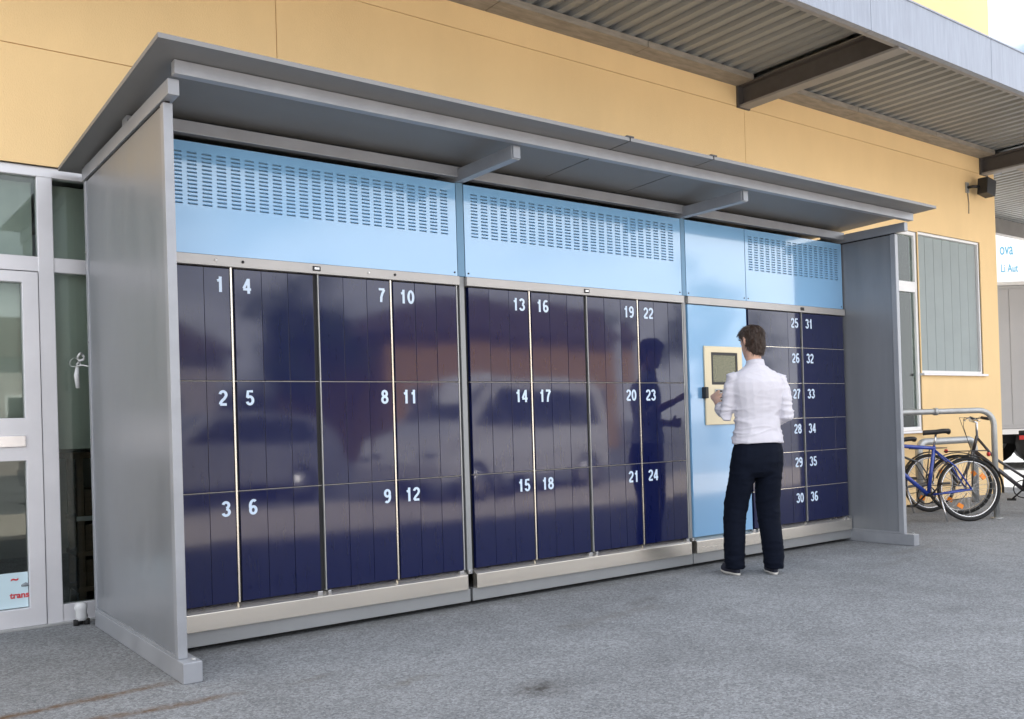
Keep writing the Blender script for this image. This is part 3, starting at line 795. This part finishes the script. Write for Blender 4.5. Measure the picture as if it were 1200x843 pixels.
# torso core so that everything joins
b.loft([ell(0, 0, .95, .13, .09), ell(0, .0, 1.10, .12, .08), ell(0, .0, 1.30, .14, .09), ell(0, -.005, 1.42, .15, .08), ell(0, -.005, 1.49, .09, .06)])
for sh_, el_, wr_ in ((SHL, ELL, WRL), (SHR, ELR, WRR)):
    b.tube([sh_ * .8 + Vector((0, 0, .2 * 1.46)), sh_, sh_.lerp(el_, .5), el_, el_.lerp(wr_, .3), el_.lerp(wr_, .7), wr_], [.040, .043, .037, .034, .035, .031, .026], 12)
def hand(wr, tip_dir, side_dir, palm_n, curl, thumb_side):
    t_ = tip_dir.normalized(); s_ = (side_dir - t_ * side_dir.dot(t_)).normalized(); n_ = palm_n
    n_ = t_.cross(s_).normalized() * (1 if t_.cross(s_).dot(palm_n) > 0 else -1)
    def q(a, c_, d_): return wr + t_ * a + s_ * c_ + n_ * d_
    rings = []
    for a, w, th in ((-.015, .024, .018), (.02, .033, .016), (.055, .041, .015), (.085, .041, .013), (.094, .036, .011)):
        rings.append([q(a, w * math.cos(k * math.pi / 6), th * math.sin(k * math.pi / 6)) for k in range(12)])
    b.loft(rings)
    for i, (c_, L_) in enumerate(((.031, .072), (.0105, .082), (-.0105, .076), (-.031, .058))):
        p0 = q(.085, c_, 0); ang = 0; pts = [p0]; p = p0
        for seg in (.45, .30, .25):
            ang += curl[i] * (.5 if seg == .45 else 1)
            p = p + (t_ * math.cos(ang) + n_ * math.sin(ang)) * L_ * seg; pts.append(p)
        b.tube([q(.07, c_ * .95, 0)] + pts, [.0095, .0098, .0092, .0085, .0072], 8)
    c0 = .036 * thumb_side
    b.tube([q(.012, c0 * .55, .004), q(.040, c0 * 1.25, .012), q(.066, c0 * 1.55, .024), q(.088, c0 * 1.45, .036)], [.014, .0125, .0105, .0085], 8)
hand(WRL, HAL - WRL + Vector((.0, .015, .01)), Vector((.75, .0, .65)), Vector((.5, .1, -.8)), (.35, .55, .62, .7), 1)
hand(WRR, Vector((-.6, .75, .06)), Vector((0, .1, 1)), Vector((-.8, -.5, 0)), (.45, .5, .55, .6), 1)
plink('body', remesh(b, .0055, 1), 'skin')
for s_ in (-1, 1):       # eyes, brows
    e_ = MB()
    e_.loft([[hp(s_ * .031 + .012 * math.cos(a) * k, .0875 + d_, .012 + .007 * math.sin(a) * k) for a in [j * math.pi / 5 for j in range(10)]] for k, d_ in ((1, -.004), (.8, .001), (.3, .003))])
    e_.build('eye', 'white').parent = person
    MB().tube([hp(s_ * .016, .092, .034), hp(s_ * .033, .090, .040), hp(s_ * .050, .078, .034)], .004, 6).build('eyebrow', 'hair').parent = person
# --- hair
hb = MB()
hb.loft([hring(-.120, .040, -.02, .060, -.018), hring(-.10, .055, -.02, .076, -.012), hring(-.06, .070, -.015, .095, -.004), hring(-.02, .077, .0, .103), hring(.02, .084, .045, .109), hring(.05, .086, .085, .109),
         hring(.080, .076, .098, .098), hring(.105, .056, .072, .074), hring(.124, .028, .034, .038)])
def hdisp(c, n_): return .003 * noise.noise(c * 30) + .004 * noise.noise(Vector((c.x * 90, c.y * 90, c.z * 22)))
hm = remesh(hb, .006, 1, hdisp)
hair = plink('hair', hm, 'hair')
lk = MB(); rnd = random.Random(3)
for v in hm.vertices:
    if rnd.random() > .55: continue
    n_ = v.normal
    if n_.z < -.3: continue
    down = Vector((0, 0, -1)); d_ = (down - n_ * down.dot(n_))
    if d_.length < .2: d_ = Vector((rnd.uniform(-1, 1), rnd.uniform(-.2, 1), 0))
    d_ = (d_.normalized() + Vector((rnd.uniform(-.5, .5), rnd.uniform(-.4, .4), rnd.uniform(-.2, .2))) + n_ * rnd.uniform(.02, .28)).normalized()
    L_ = rnd.uniform(.018, .045)
    side = d_.cross(n_).normalized() * rnd.uniform(.0012, .0028)
    p = v.co - n_ * .002
    lk.add([p - side, p + side, p + n_ * .003, p + d_ * L_ + n_ * .001], [(0, 1, 3), (1, 2, 3), (2, 0, 3)])
lk.build('hair_locks', 'hair', None).parent = hair
# --- shirt
s = MB()
s.loft([ell(0, -.004, .972, .192, .142, sq=.9), ell(0, -.002, 1.02, .188, .136, sq=.9), ell(0, .0, 1.08, .174, .122, sq=.9), ell(0, .0, 1.16, .168, .118, sq=.9), ell(0, -.005, 1.26, .180, .124, sq=.88),
        ell(0, -.010, 1.36, .198, .130, sq=.86), ell(0, -.012, 1.42, .200, .122, sq=.88), ell(0, -.010, 1.465, .188, .105, sq=.92), ell(0, -.008, 1.50, .150, .090), ell(0, -.004, 1.53, .105, .078), ell(0, .0, 1.55, .078, .072), ell(0, .004, 1.565, .067, .066)])
def sleeve(sh_, el_, wr_, end):
    pts = [sh_ * .72 + Vector((0, -.002, .28 * 1.46)), sh_ + Vector((0, 0, -.006)), sh_.lerp(el_, .35), sh_.lerp(el_, .75), el_, el_.lerp(wr_, .22), el_.lerp(wr_, end)]
    s.tube(pts, [.053, .060, .056, .051, .050, .049, .046], 14)
    cuf = MB().tube([el_.lerp(wr_, end - .12), el_.lerp(wr_, end - .10), el_.lerp(wr_, end + .03), el_.lerp(wr_, end + .045)], [.046, .055, .053, .044], 14)
    return cuf
cuL = sleeve(SHL, ELL, WRL, .42); cuR = sleeve(SHR, ELR, WRR, .45)
def fold(c, fx, fz, w):            # ridged creases running mostly across the body
    q = Vector((c.x * fx + w, c.y * fx, c.z * fz)); q += Vector((noise.noise(q * .7 + Vector((9, 0, 0))), 0, noise.noise(q * .7))) * .8
    return (1 - abs(noise.noise(q)) * 2.2) ** 3 if abs(noise.noise(q)) < .45 else 0.0
def sdisp(c, n_):
    low = min(1, max(0, (1.30 - c.z) / .2)); arm = 1.0 if abs(c.x) > .165 else 0
    k = max(.35, low, arm * .9)
    return (fold(c, 3.2, 11, 0) * .011 + fold(c, 5.5, 18, 4) * .006) * k + noise.noise(Vector((c.x * 5, c.y * 5, c.z * 6))) * .005 - .004
shirt = plink('shirt', remesh(s, .007, 4, sdisp), 'shirt')
for c_ in (cuL, cuR): c_.build('cuff', 'shirt', None).parent = shirt
col_ = MB(); 
col_.loft([ell(0, .0, 1.528, .074, .072, 24), ell(0, .004, 1.555, .069, .069, 24, -.15), ell(0, .008, 1.582, .065, .067, 24, -.2), ell(0, .008, 1.583, .060, .062, 24, -.2)])
col_.build('collar', 'shirt', None).parent = shirt
# --- trousers
t = MB()
t.loft([ell(0, 0, 1.035, .150, .104, sq=.9), ell(0, -.004, .99, .170, .122, sq=.9), ell(0, -.012, .91, .190, .140, sq=.88), ell(0, -.016, .83, .196, .146, sq=.88), ell(0, -.012, .76, .190, .135, sq=.88), ell(0, -.005, .72, .16, .10)])
FL, FR = Vector((-.142, .02, 0)), Vector((.142, -.02, 0))
def legp(s_, f):
    hx_ = s_ * .098
    return [ell(hx_, -.012, .86, .098, .125), ell(hx_ + s_ * .002, -.008, .74, .098, .118), ell(hx_ + s_ * .012, .004, .62, .095, .108), ell(hx_ + s_ * .022, .018 + f.y * .5, .50, .088, .098),
            ell(hx_ + s_ * .030, .010 + f.y * .6, .40, .084, .092), ell(f.x - s_ * .006, f.y - .008, .26, .081, .092), ell(f.x, f.y - .014, .12, .076, .088), ell(f.x, f.y - .014, .07, .070, .084), ell(f.x, f.y - .012, .044, .069, .084)]
t.loft(legp(-1, FL)); t.loft(legp(1, FR))
def tdisp(c, n_):
    low = max(0, 1 - c.z / .32); mid = math.exp(-((c.z - .47) / .10) ** 2); crotch = math.exp(-((c.z - .74) / .08) ** 2)
    return (fold(c, 4, 13, 2) * .010 + fold(c, 6, 20, 7) * .006) * (.22 + .6 * low + .35 * mid + .4 * crotch) - .003
plink('trousers', remesh(t, .008, 4, tdisp), 'trousers')
# --- shoes
for f, yaw in ((FL, R(6)), (FR, -R(10))):
    sh_ = MB(); so_ = MB()
    def sp(x, y, z, f=f, yaw=yaw):
        return Vector((f.x + x * math.cos(yaw) - y * math.sin(yaw), f.y + x * math.sin(yaw) + y * math.cos(yaw), z))
    out = []
    for i in range(28):
        a = 2 * math.pi * i / 28; y_ = math.sin(a); x_ = math.cos(a)
        ln = .155 if y_ > 0 else .125
        out.append((x_ * (.050 if y_ > 0 else .040) * (1 + .12 * math.sin(a)), .045 + y_ * ln))
    so_.loft([[sp(x * .97, y, .001) for x, y in out], [sp(x * 1.03, .045 + (y - .045) * 1.01, .008) for x, y in out], [sp(x * 1.0, y, .017) for x, y in out]])
    up = []
    for k, z in ((.98, .015), (.99, .035), (.90, .065), (.80, .085), (.66, .100)):
        up.append([sp(x * k, (.045 + (y - .045) * k) if z < .05 else (.045 + (y - .045) * k) - (z - .045) * (1.1 if y > .045 else .05), z) for x, y in out])
    sh_.loft(up)
    sh = sh_.build('shoe', 'shoe', None); sh.parent = person
    so_.build('sole', 'sole', None).parent = sh

# weight shifted onto the right leg: the upper body sits a little to the right
seen = set()
for o in person.children_recursive:
    if o.type != 'MESH' or o.data.name in seen: continue
    seen.add(o.data.name)
    for v in o.data.vertices:
        k = min(1, max(0, (v.co.z - .35) / .75)); v.co.x += .062 * k * k * (3 - 2 * k)

# ------------------------------------------------------------------ bicycles (local: +x forward, wheels in xz)
def ring_pts(cx, cz, r, n, y=0): return [(cx + r * math.cos(2 * math.pi * i / n), y, cz + r * math.sin(2 * math.pi * i / n)) for i in range(n)]
def bicycle(label, paint, loc, ang, lean=0, steer=0, saddle_h=.96, bars='flat', step=False):
    t = thing('bicycle', label, 'bicycle', (loc[0], loc[1], 0), 'bicycles at the rack')
    t.rotation_euler = (lean, 0, ang)
    def p(o, par=None):
        o.parent = par or t; return o
    RW, RR = .338, .0
    rear, front = (0, RW), (1.06, RW)
    def wheel(cx, par_off=None):
        ty = p(MB().tube(ring_pts(cx, RW, RW - .018, 40), .018, 8, closed=True).build('wheel', 'rubber'))
        p(MB().tube(ring_pts(cx, RW, RW - .047, 40), .009, 6, closed=True).build('rim', 'chrome'), ty)
        hb_ = MB().tube([(cx, -.055, RW), (cx, .055, RW)], .020, 10); p(hb_.build('hub', 'chrome'), ty)
        spk = MB()
        for i in range(24):
            a = 2 * math.pi * i / 24; sy = .03 if i % 2 else -.03; a2 = a + (.35 if i % 4 < 2 else -.35)
            spk.tube([(cx + .018 * math.cos(a2), sy, RW + .018 * math.sin(a2)), (cx + .29 * math.cos(a), 0, RW + .29 * math.sin(a))], .0014, 4, caps=False)
        p(spk.build('spokes', 'chrome'), ty)
        for a in (R(-60), R(140)):
            rf = MB().loft([[(cx + (.20 + dx) * math.cos(a + da), y_, RW + (.20 + dx) * math.sin(a + da)) for dx, da in ((-.022, -.16), (.022, -.14), (.022, .14), (-.022, .16))] for y_ in (-.008, .008)], False)
            p(rf.build('reflector', 'orange'), ty)
        return ty
    wr_ = wheel(rear[0]); wf_ = wheel(front[0])
    bb = Vector((.43, 0, .29)); st_ = Vector((.345, 0, saddle_h - .16)); hd_t = Vector((.865, 0, .86)); hd_b = Vector((.905, 0, .72))
    fr = MB()
    fr.tube([bb, st_], .019, 10)
    fr.tube([hd_t + Vector((0, 0, .02)), hd_b], .019, 10)
    fr.tube([bb, bb.lerp(hd_b, .97)], .023, 10)
    if step: fr.tube([bb + Vector((-.03, 0, .12)), bb.lerp(hd_b, .55) + Vector((0, 0, .10)), hd_t], .015, 10)
    else: fr.tube([st_ + Vector((.0, 0, -.02)), hd_t + Vector((.01, 0, -.03))], .021, 10)
    for s_ in (-1, 1):
        fr.tube([bb + Vector((0, s_ * .025, 0)), (.2, s_ * .05, .31), (0, s_ * .062, RW)], .010, 8)
        fr.tube([st_ + Vector((0, s_ * .015, -.04)), (.15, s_ * .05, .58), (0, s_ * .062, RW)], .009, 8)
    frame = p(fr.build('frame', paint))
    fk = MB()
    for s_ in (-1, 1): fk.tube([hd_b + Vector((.003, s_ * .04, -.01)), (.98, s_ * .055, .5), (1.06, s_ * .055, RW)], [.014, .013, .009], 8)
    fk.tube([hd_b + Vector((0, -.05, -.01)), hd_b + Vector((0, .05, -.01))], .014, 8)
    fork = p(fk.build('fork', paint))
    p(MB().tube([st_, st_ + Vector((-.025, 0, .13))], .012, 8).build('seat_post', 'chrome'))
    sz = st_ + Vector((-.03, 0, .15)); rgs = []
    for x_, w_, z_ in ((-.13, .055, .0), (-.12, .075, .012), (-.06, .078, .012), (.0, .05, .004), (.07, .026, .002), (.13, .018, .0), (.14, .010, -.004)):
        rgs.append([sz + Vector((x_, w_ * math.cos(a), z_ + (.022 if math.sin(a) > 0 else .030) * math.sin(a))) for a in [k_ * math.pi / 6 for k_ in range(12)]])
    p(MB().loft(rgs).build('saddle', 'black'))
    hb_ = hd_t + Vector((-.01, 0, .04)); hs = hb_ + Vector((.01, 0, .13))
    p(MB().tube([hd_t, hs, hs + Vector((.05, 0, .02))], .013, 8).build('stem', 'chrome'))
    c_ = hs + Vector((.05, 0, .02)); rot_ = Matrix.Rotation(steer, 3, 'Z')
    def hbp(x, y, z): return c_ + rot_ @ Vector((x, y, z))
    bar = p(MB().tube([hbp(-.10, -.30, .02), hbp(-.03, -.20, .035), hbp(0, -.06, 0), hbp(0, .06, 0), hbp(-.03, .20, .035), hbp(-.10, .30, .02)], .011, 8).build('handlebar', 'chrome'))
    for s_ in (-1, 1):
        p(MB().tube([hbp(-.045, s_ * .225, .035), hbp(-.105, s_ * .31, .018)], .017, 8).build('grip', 'black'), bar)
        p(MB().tube([hbp(-.02, s_ * .17, .03), hbp(.03, s_ * .22, .01), hbp(-.01, s_ * .29, .0)], .006, 6).build('brake_lever', 'chrome'), bar)
    ck = MB().tube([(bb.x + .095 * math.cos(a), -.045, bb.z + .095 * math.sin(a)) for a in [i * 2 * math.pi / 24 for i in range(24)]], .007, 6, closed=True)
    ck.tube([bb + Vector((0, -.06, 0)), bb + Vector((0, .06, 0))], .02, 10)
    ck.tube([bb + Vector((0, -.06, 0)), bb + Vector((.12, -.07, -.12))], .010, 6); ck.tube([bb + Vector((0, .06, 0)), bb + Vector((-.12, .07, .12))], .010, 6)
    cr_ = p(ck.build('crank', 'black'))
    for s_, dx, dz in ((-1, .12, -.12), (1, -.12, .12)):
        p(MB().box(bb.x + dx - .045, bb.x + dx + .045, s_ * .12 - .04, s_ * .12 + .04, bb.z + dz - .012, bb.z + dz + .012).build('pedal', 'black'), cr_)
        p(MB().box(bb.x + dx - .030, bb.x + dx + .030, s_ * .12 - .043, s_ * .12 - .0405, bb.z + dz - .009, bb.z + dz + .009).build('pedal_reflector', 'orange'), cr_)
    p(MB().tube([(bb.x, -.045, bb.z + .095), (0, -.045, RW + .04)], .004, 5).tube([(bb.x, -.045, bb.z - .095), (.05, -.045, RW - .10), (0, -.045, RW - .045)], .004, 5).build('chain', 'black'))
    # mudguards, carrier, stand
    for cx, a0, a1 in ((0, 20, 190), (1.06, -5, 150)):
        pts = [(cx + (RW + .022) * math.cos(R(a)), 0, RW + (RW + .022) * math.sin(R(a))) for a in range(a0, a1, 12)]
        mg = MB(); vs = []; fs = []
        for i, q in enumerate(pts): vs += [(q[0], -.027, q[2] - .006), (q[0], 0, q[2] + .006), (q[0], .027, q[2] - .006)]
        for i in range(len(pts) - 1): fs += [(i * 3, i * 3 + 1, i * 3 + 4, i * 3 + 3), (i * 3 + 1, i * 3 + 2, i * 3 + 5, i * 3 + 4)]
        mg.add(vs, fs, True); p(mg.build('mudguard', 'black'))
    cr2 = MB()
    for s_ in (-.05, 0, .05): cr2.tube([(.22, s_, .74), (-.20, s_, .74)], .006, 6)
    for x_ in (.2, 0, -.19): cr2.tube([(x_, -.055, .74), (x_, .055, .74)], .006, 6)
    for s_ in (-1, 1): cr2.tube([(-.05, s_ * .055, .74), (0, s_ * .066, RW + .02)], .006, 6)
    p(cr2.build('carrier', 'black'))
    cbl_ = MB()
    for s_ in (-1, 1): cbl_.tube([hbp(-.01, s_ * .19, .03), hbp(.10, s_ * .10, .04), hbp(.09, s_ * .02, -.06), hd_b + Vector((.03, s_ * .02, .03))], .003, 5)
    p(cbl_.build('brake_cable', 'black'))
    p(MB().tube([(-.215, 0, .70), (-.235, 0, .70)], .024, 10).build('rear_light', 'redlens'))
    p(MB().tube([(.33, .04, .30), (.30, .13, .012)], .009, 6).build('kickstand', 'chrome'))
    return t
hd = math.atan2(.60, -.80)
bicycle('blue bicycle with orange reflectors leaning against the grey tube rack', 'bikeblue', (7.84, -.06), hd, lean=R(2))
bicycle('dark bicycle with raised silver handlebar beyond the rack post', 'bikedark', (8.80, -.64), math.atan2(.93, -.36), steer=R(20), saddle_h=.92, step=True)
bicycle('grey bicycle mostly hidden behind the blue bicycle', 'bikegrey', (8.50, .74), math.atan2(.45, -.89), saddle_h=.86)

# racks
rk = thing('bicycle_rack', 'grey galvanised tube hoop rack above the bicycles', 'bicycle rack', (8.23, -.145, 0))
dv = Vector((-.80, .60, 0)); P0 = Vector((8.235, -.145, 0)); H = 1.165
pts = [P0 + Vector((0, 0, .001)), P0 + Vector((0, 0, H - .16))]
for a in range(15, 91, 15): pts.append(P0 + Vector((0, 0, H - .16)) + dv * .16 * (1 - math.cos(R(a))) + Vector((0, 0, .16 * math.sin(R(a)))))
P1 = P0 + dv * 1.9
for a in range(90, -1, -15): pts.append(P1 + Vector((0, 0, H - .16)) - dv * .16 * (1 - math.cos(R(a))) + Vector((0, 0, .16 * math.sin(R(a)))))
pts.append(P1 + Vector((0, 0, .001)))
hoop = MB().tube(pts, .030, 12).build('hoop', 'galv', rk)
c_ = P0 + dv * .62 + Vector((0, 0, H)); MB().tube([c_ - dv * .02, c_ + dv * .02], .040, 12).build('collar', 'galv', rk)
for q in (P0, P1): MB().tube([q + Vector((0, 0, .001)), q + Vector((0, 0, .012))], .06, 14).build('base_plate', 'galv', rk)
rk2 = thing('bicycle_rack', 'low flat-bar steel rack close to the yellow wall', 'bicycle rack', (9.4, 1.0, 0))
A0, A1 = Vector((8.85, 1.06, 0)), Vector((9.93, .93, 0))
dd = (A1 - A0).normalized(); HH = .80; pts2 = [A0 + Vector((0, 0, .001)), A0 + Vector((0, 0, HH - .13))]
for a in range(15, 91, 15): pts2.append(A0 + Vector((0, 0, HH - .13)) + dd * .13 * (1 - math.cos(R(a))) + Vector((0, 0, .13 * math.sin(R(a)))))
for a in range(90, -1, -15): pts2.append(A1 + Vector((0, 0, HH - .13)) - dd * .13 * (1 - math.cos(R(a))) + Vector((0, 0, .13 * math.sin(R(a)))))
pts2.append(A1 + Vector((0, 0, .001)))
MB().tube(pts2, .045, 12).build('hoop', 'galv', rk2)

# ------------------------------------------------------------------ beyond the corner: truck and hall
tr = thing('box_truck', 'pale grey box truck parked in the sun beyond the building corner', 'truck', (18, 3.4, 0))
trd = Matrix.Rotation(R(-38), 4, 'Z')
def tput(o): o.parent = tr; return o
tr.rotation_euler.z = R(-38); tr.location = (16.45, 3.95, 0)
bxo = tput(MB().box(0, 6.4, 0, 2.45, .78, 3.60).build('cargo_box', 'trailer', None, .02))
for i in range(14):
    tput(MB().box(.06 + i * .45, .06 + i * .45 + .43, -.012, -.0005, .86, 3.52).build('side_board', 'trailer', None, .004))
tput(MB().box(-.02, 6.42, -.03, 2.47, 3.602, 3.67).build('roof_rail', 'white'))
tput(MB().box(-.05, 6.42, -.02, 2.46, .68, .779).build('floor_rail', 'white'))
tput(MB().box(.1, 7.6, .55, .85, .48, .679).box(.1, 7.6, 1.6, 1.9, .48, .679).build('chassis', 'black'))
tput(MB().box(.0, .08, .15, 2.3, .38, .52).build('bumper', 'black'))
for yy in (.25, 2.1): tput(MB().box(-.06, -.005, yy - .12, yy + .12, .52, .66).build('tail_light', 'redlens'))
tput(MB().box(.62, .72, -.02, .0, .57, .65).build('side_light', 'redlens'))
for x_ in (1.2, 2.15, 6.9):
    for y_ in (.05, 2.15):
        w_ = tput(MB().tube([(x_, y_, .5), (x_, y_ + .26, .5)], .499, 24).build('wheel', 'rubber'))
        r_ = MB().tube([(x_, y_ - .01, .5), (x_, y_ + .27, .5)], .27, 18).build('rim', 'galv'); r_.parent = w_
cab = tput(MB().prism([(6.5, .60), (8.3, .60), (8.35, 1.5), (8.0, 2.75), (6.5, 2.85)], .05, 2.40).build('cab', 'carwhite', None, .05))
for y_ in (.035, 2.40):
    ws_ = MB().prism([(7.0, 1.6), (8.15, 1.6), (7.85, 2.5), (7.0, 2.55)], y_, y_ + .012).build('side_window', 'carglass'); ws_.parent = cab
ws_ = MB().add([(8.335, .2, 1.62), (8.335, 2.25, 1.62), (8.06, 2.25, 2.6), (8.06, .2, 2.6)], [(0, 1, 2, 3)]).build('windscreen', 'carglass'); ws_.parent = cab

hall = thing('white_hall', 'white hall with pale blue lettering beyond the truck', 'building', (31, 11, 0))
hall.location = (30.2, 12.2, 0); hall.rotation_euler.z = R(-38)
def hput(o, par=None): o.parent = par or hall; return o
hput(MB().box(-.2, 24, 0, 12, 0, 7.55).build('wall', 'hallwhite'))
hput(MB().box(-.35, 24.2, -.15, 12.2, 7.551, 7.68).build('roof_edge', 'hallred'))
hput(MB().box(-.3, 24.1, -.12, -.001, 5.35, 5.62).build('wall_band', 'hallred'))
for i in range(9):
    f_ = hput(MB().box(1.2 + i * 2.5, 2.9 + i * 2.5, -.06, -.002, 1.2, 2.9).build('window', 'white'))
    hput(MB().box(1.28 + i * 2.5, 2.82 + i * 2.5, -.075, -.0605, 1.28, 2.82).build('pane', 'carglass'), f_)
board = hput(MB().box(.05, 6.8, -.10, -.003, 5.64, 7.50).build('sign_board', 'hallwhite'))
def htext(body, size, x, z, xs):
    o = link('lettering', text_mesh(body, size, .004, ext=.004, align='LEFT', xscale=xs).copy(), 'blueink'); o.location = (x, -.108, z); o.parent = board
htext('ova', .62, 2.12, 6.68, .55); htext('Li Aut', .40, 2.14, 6.06, .62)

# ------------------------------------------------------------------ the yard behind the camera (seen in the locker doors)
M['bounce_strip'] = mat('bounce_strip_pale', (.50, .45, .40), .85, var=.10, vscale=.8, bump=.1, bscale=40)
yd = MB().add([(-70, -8.3, .004), (70, -8.3, .004), (70, -4.25, .004), (-70, -4.25, .004)], [(0, 1, 2, 3)]).build('added_bounce_strip', 'bounce_strip')  # unseen pale strip, added to brighten the door reflections and the bounced light
tag(yd, kind='structure')
def car(label, paint, loc, ang, van=False):
    t = thing('parked_car', label, 'car', (loc[0], loc[1], 0)); t.rotation_euler.z = ang
    def p(o, par=None): o.parent = par or t; return o
    if van:
        prof = [(0, .35), (0, .9), (.05, 1.75), (.3, 1.95), (3.1, 1.95), (3.9, 1.22), (4.7, 1.0), (4.85, .6), (4.8, .35)]
        gl_ = [(.35, 1.15), (.42, 1.72), (3.0, 1.78), (3.72, 1.2)]
    else:
        prof = [(0, .35), (0, .85), (.08, 1.0), (.45, 1.42), (1.2, 1.50), (2.3, 1.46), (3.05, 1.0), (4.05, .86), (4.25, .6), (4.2, .33)]
        gl_ = [(.35, 1.02), (.62, 1.36), (1.3, 1.43), (2.2, 1.39), (2.75, 1.02)]
    rings = []
    L_ = prof[-1][0]
    for y_, k in ((-.86, .90), (-.84, 1.0), (-.3, 1.02), (.3, 1.02), (.84, 1.0), (.86, .90)):
        rings.append([Vector((x_, y_ * (1 - .16 * max(0, z_ - .9) / .6 if z_ > .9 else 1), .35 + (z_ - .35) * k)) for x_, z_ in prof])
    body = p(MB().loft(rings, False).build('body', paint, None, .05))
    for s_ in (-1, 1):
        vs = [(x_, s_ * (.868 * (1 - .16 * max(0, z_ - .9) / .6) + .004), z_) for x_, z_ in gl_]
        g_ = MB().add(vs + [(v[0], v[1] - s_ * .02, v[2]) for v in vs], [tuple(range(len(vs))), tuple(range(2 * len(vs) - 1, len(vs) - 1, -1))]).build('side_window', 'carglass'); p(g_, body)
    wx = (.85, 3.4 if not van else 3.85)
    for x_ in wx:
        for s_ in (-1, 1):
            w_ = p(MB().tube([(x_, s_ * .68, .32), (x_, s_ * .89, .32)], .319, 24).build('wheel', 'rubber'))
            p(MB().tube([(x_, s_ * .70, .32), (x_, s_ * .90, .32)], .20, 16).build('rim', 'chrome'), w_)
    a, b_ = (prof[5], prof[4]) if van else (prof[6], prof[5])
    p(MB().add([(a[0] + .01, -.68, a[1] + .03), (a[0] + .01, .68, a[1] + .03), (b_[0] + .02, .62, b_[1] - .02), (b_[0] + .02, -.62, b_[1] - .02)], [(0, 1, 2, 3)]).build('windscreen', 'carglass'), body)
    for s_ in (-1, 1):
        p(MB().box(L_ - .12, L_ + .03, s_ * .66 - .14, s_ * .66 + .14, .62, .76).build('headlight', 'chrome', None, .02), body)
        p(MB().box(-.02, .05, s_ * .68 - .10, s_ * .68 + .10, .72, .9).build('tail_light', 'redlens', None, .02), body)
    return t
car('white van parked in the sunlit yard facing the lockers', 'carwhite', (9.8, -8.6), R(165), True)
car('silver car parked in the sunlit yard', 'carsilver', (5.2, -10.2), R(172))
car('blue car parked in the sunlit yard behind the silver car', 'carblue', (2.2, -12.8), R(8))
def block(label, x0, x1, y0, y1, h_, wm, cols):
    t = thing('yard_building', label, 'building', ((x0 + x1) / 2, y1, 0))
    box('wall', wm, t, x0, x1, y0, y1, 0, h_)
    MB().prism([(x0 - .4, h_ + .001), (x1 + .4, h_ + .001), (x1 - 2, h_ + 1.3), (x0 + 2, h_ + 1.3)], y0 - .4, y1 + .4).build('roof', 'rooftile', t)
    for i in range(cols):
        xa = x0 + (i + .5) * (x1 - x0) / cols
        f_ = box('window', 'white', t, xa - .75, xa + .75, y1 + .001, y1 + .06, 1.1, 2.6)
        box('pane', 'carglass', f_, xa - .68, xa + .68, y1 + .0605, y1 + .075, 1.17, 2.53)
block('grey rendered workshop across the yard', -16, 9, -36, -26, 3.8, 'stonefac', 7)
block('ochre house across the yard', 14, 26, -34, -24, 4.6, 'ochre', 3)
def tree(label, x, y, h_, r_):
    t = thing('yard_tree', label, 'tree', (x, y, 0), 'trees across the yard')
    rn = random.Random(int(x * 13 + y)); tk = MB()
    tk.tube([(0, 0, 0), (.05, .02, h_ * .3), (.0, .1, h_ * .7)], [.22, .17, .08], 8)
    for k in range(7):
        a = k * 2.4; z = h_ * (.3 + .05 * k)
        tk.tube([(.03, .03, z), (math.cos(a) * r_ * .4, math.sin(a) * r_ * .4, z + h_ * .15), (math.cos(a) * r_ * .7, math.sin(a) * r_ * .7, z + h_ * .22)], [.08, .05, .02], 6)
    tk.build('trunk', 'bark').parent = t
    lf_ = MB(); clumps = [(rn.gauss(0, .42) * r_, rn.gauss(0, .42) * r_, h_ * (.68 + rn.gauss(0, .16))) for _ in range(40)]
    for cx, cy, cz in clumps:
        for _ in range(130):
            q = Vector((cx + rn.gauss(0, .32), cy + rn.gauss(0, .32), cz + rn.gauss(0, .28)))
            u = Vector((rn.gauss(0, 1), rn.gauss(0, 1), rn.gauss(0, 1))).normalized(); w = u.orthogonal().normalized()
            s_ = rn.uniform(.06, .13)
            lf_.add([q - u * s_, q + w * s_ * .5, q + u * s_, q - w * s_ * .5], [(0, 1, 2, 3)])
    me = D.meshes.new('crown'); me.from_pydata(lf_.v, [], lf_.f); link('crown', me, 'leaf').parent = t
tree('broad green tree beside the ochre house across the yard', 30.5, -23, 7.5, 2.6)
tree('tall green tree between the workshop and the ochre house', 11.5, -24.5, 6.0, 1.9)
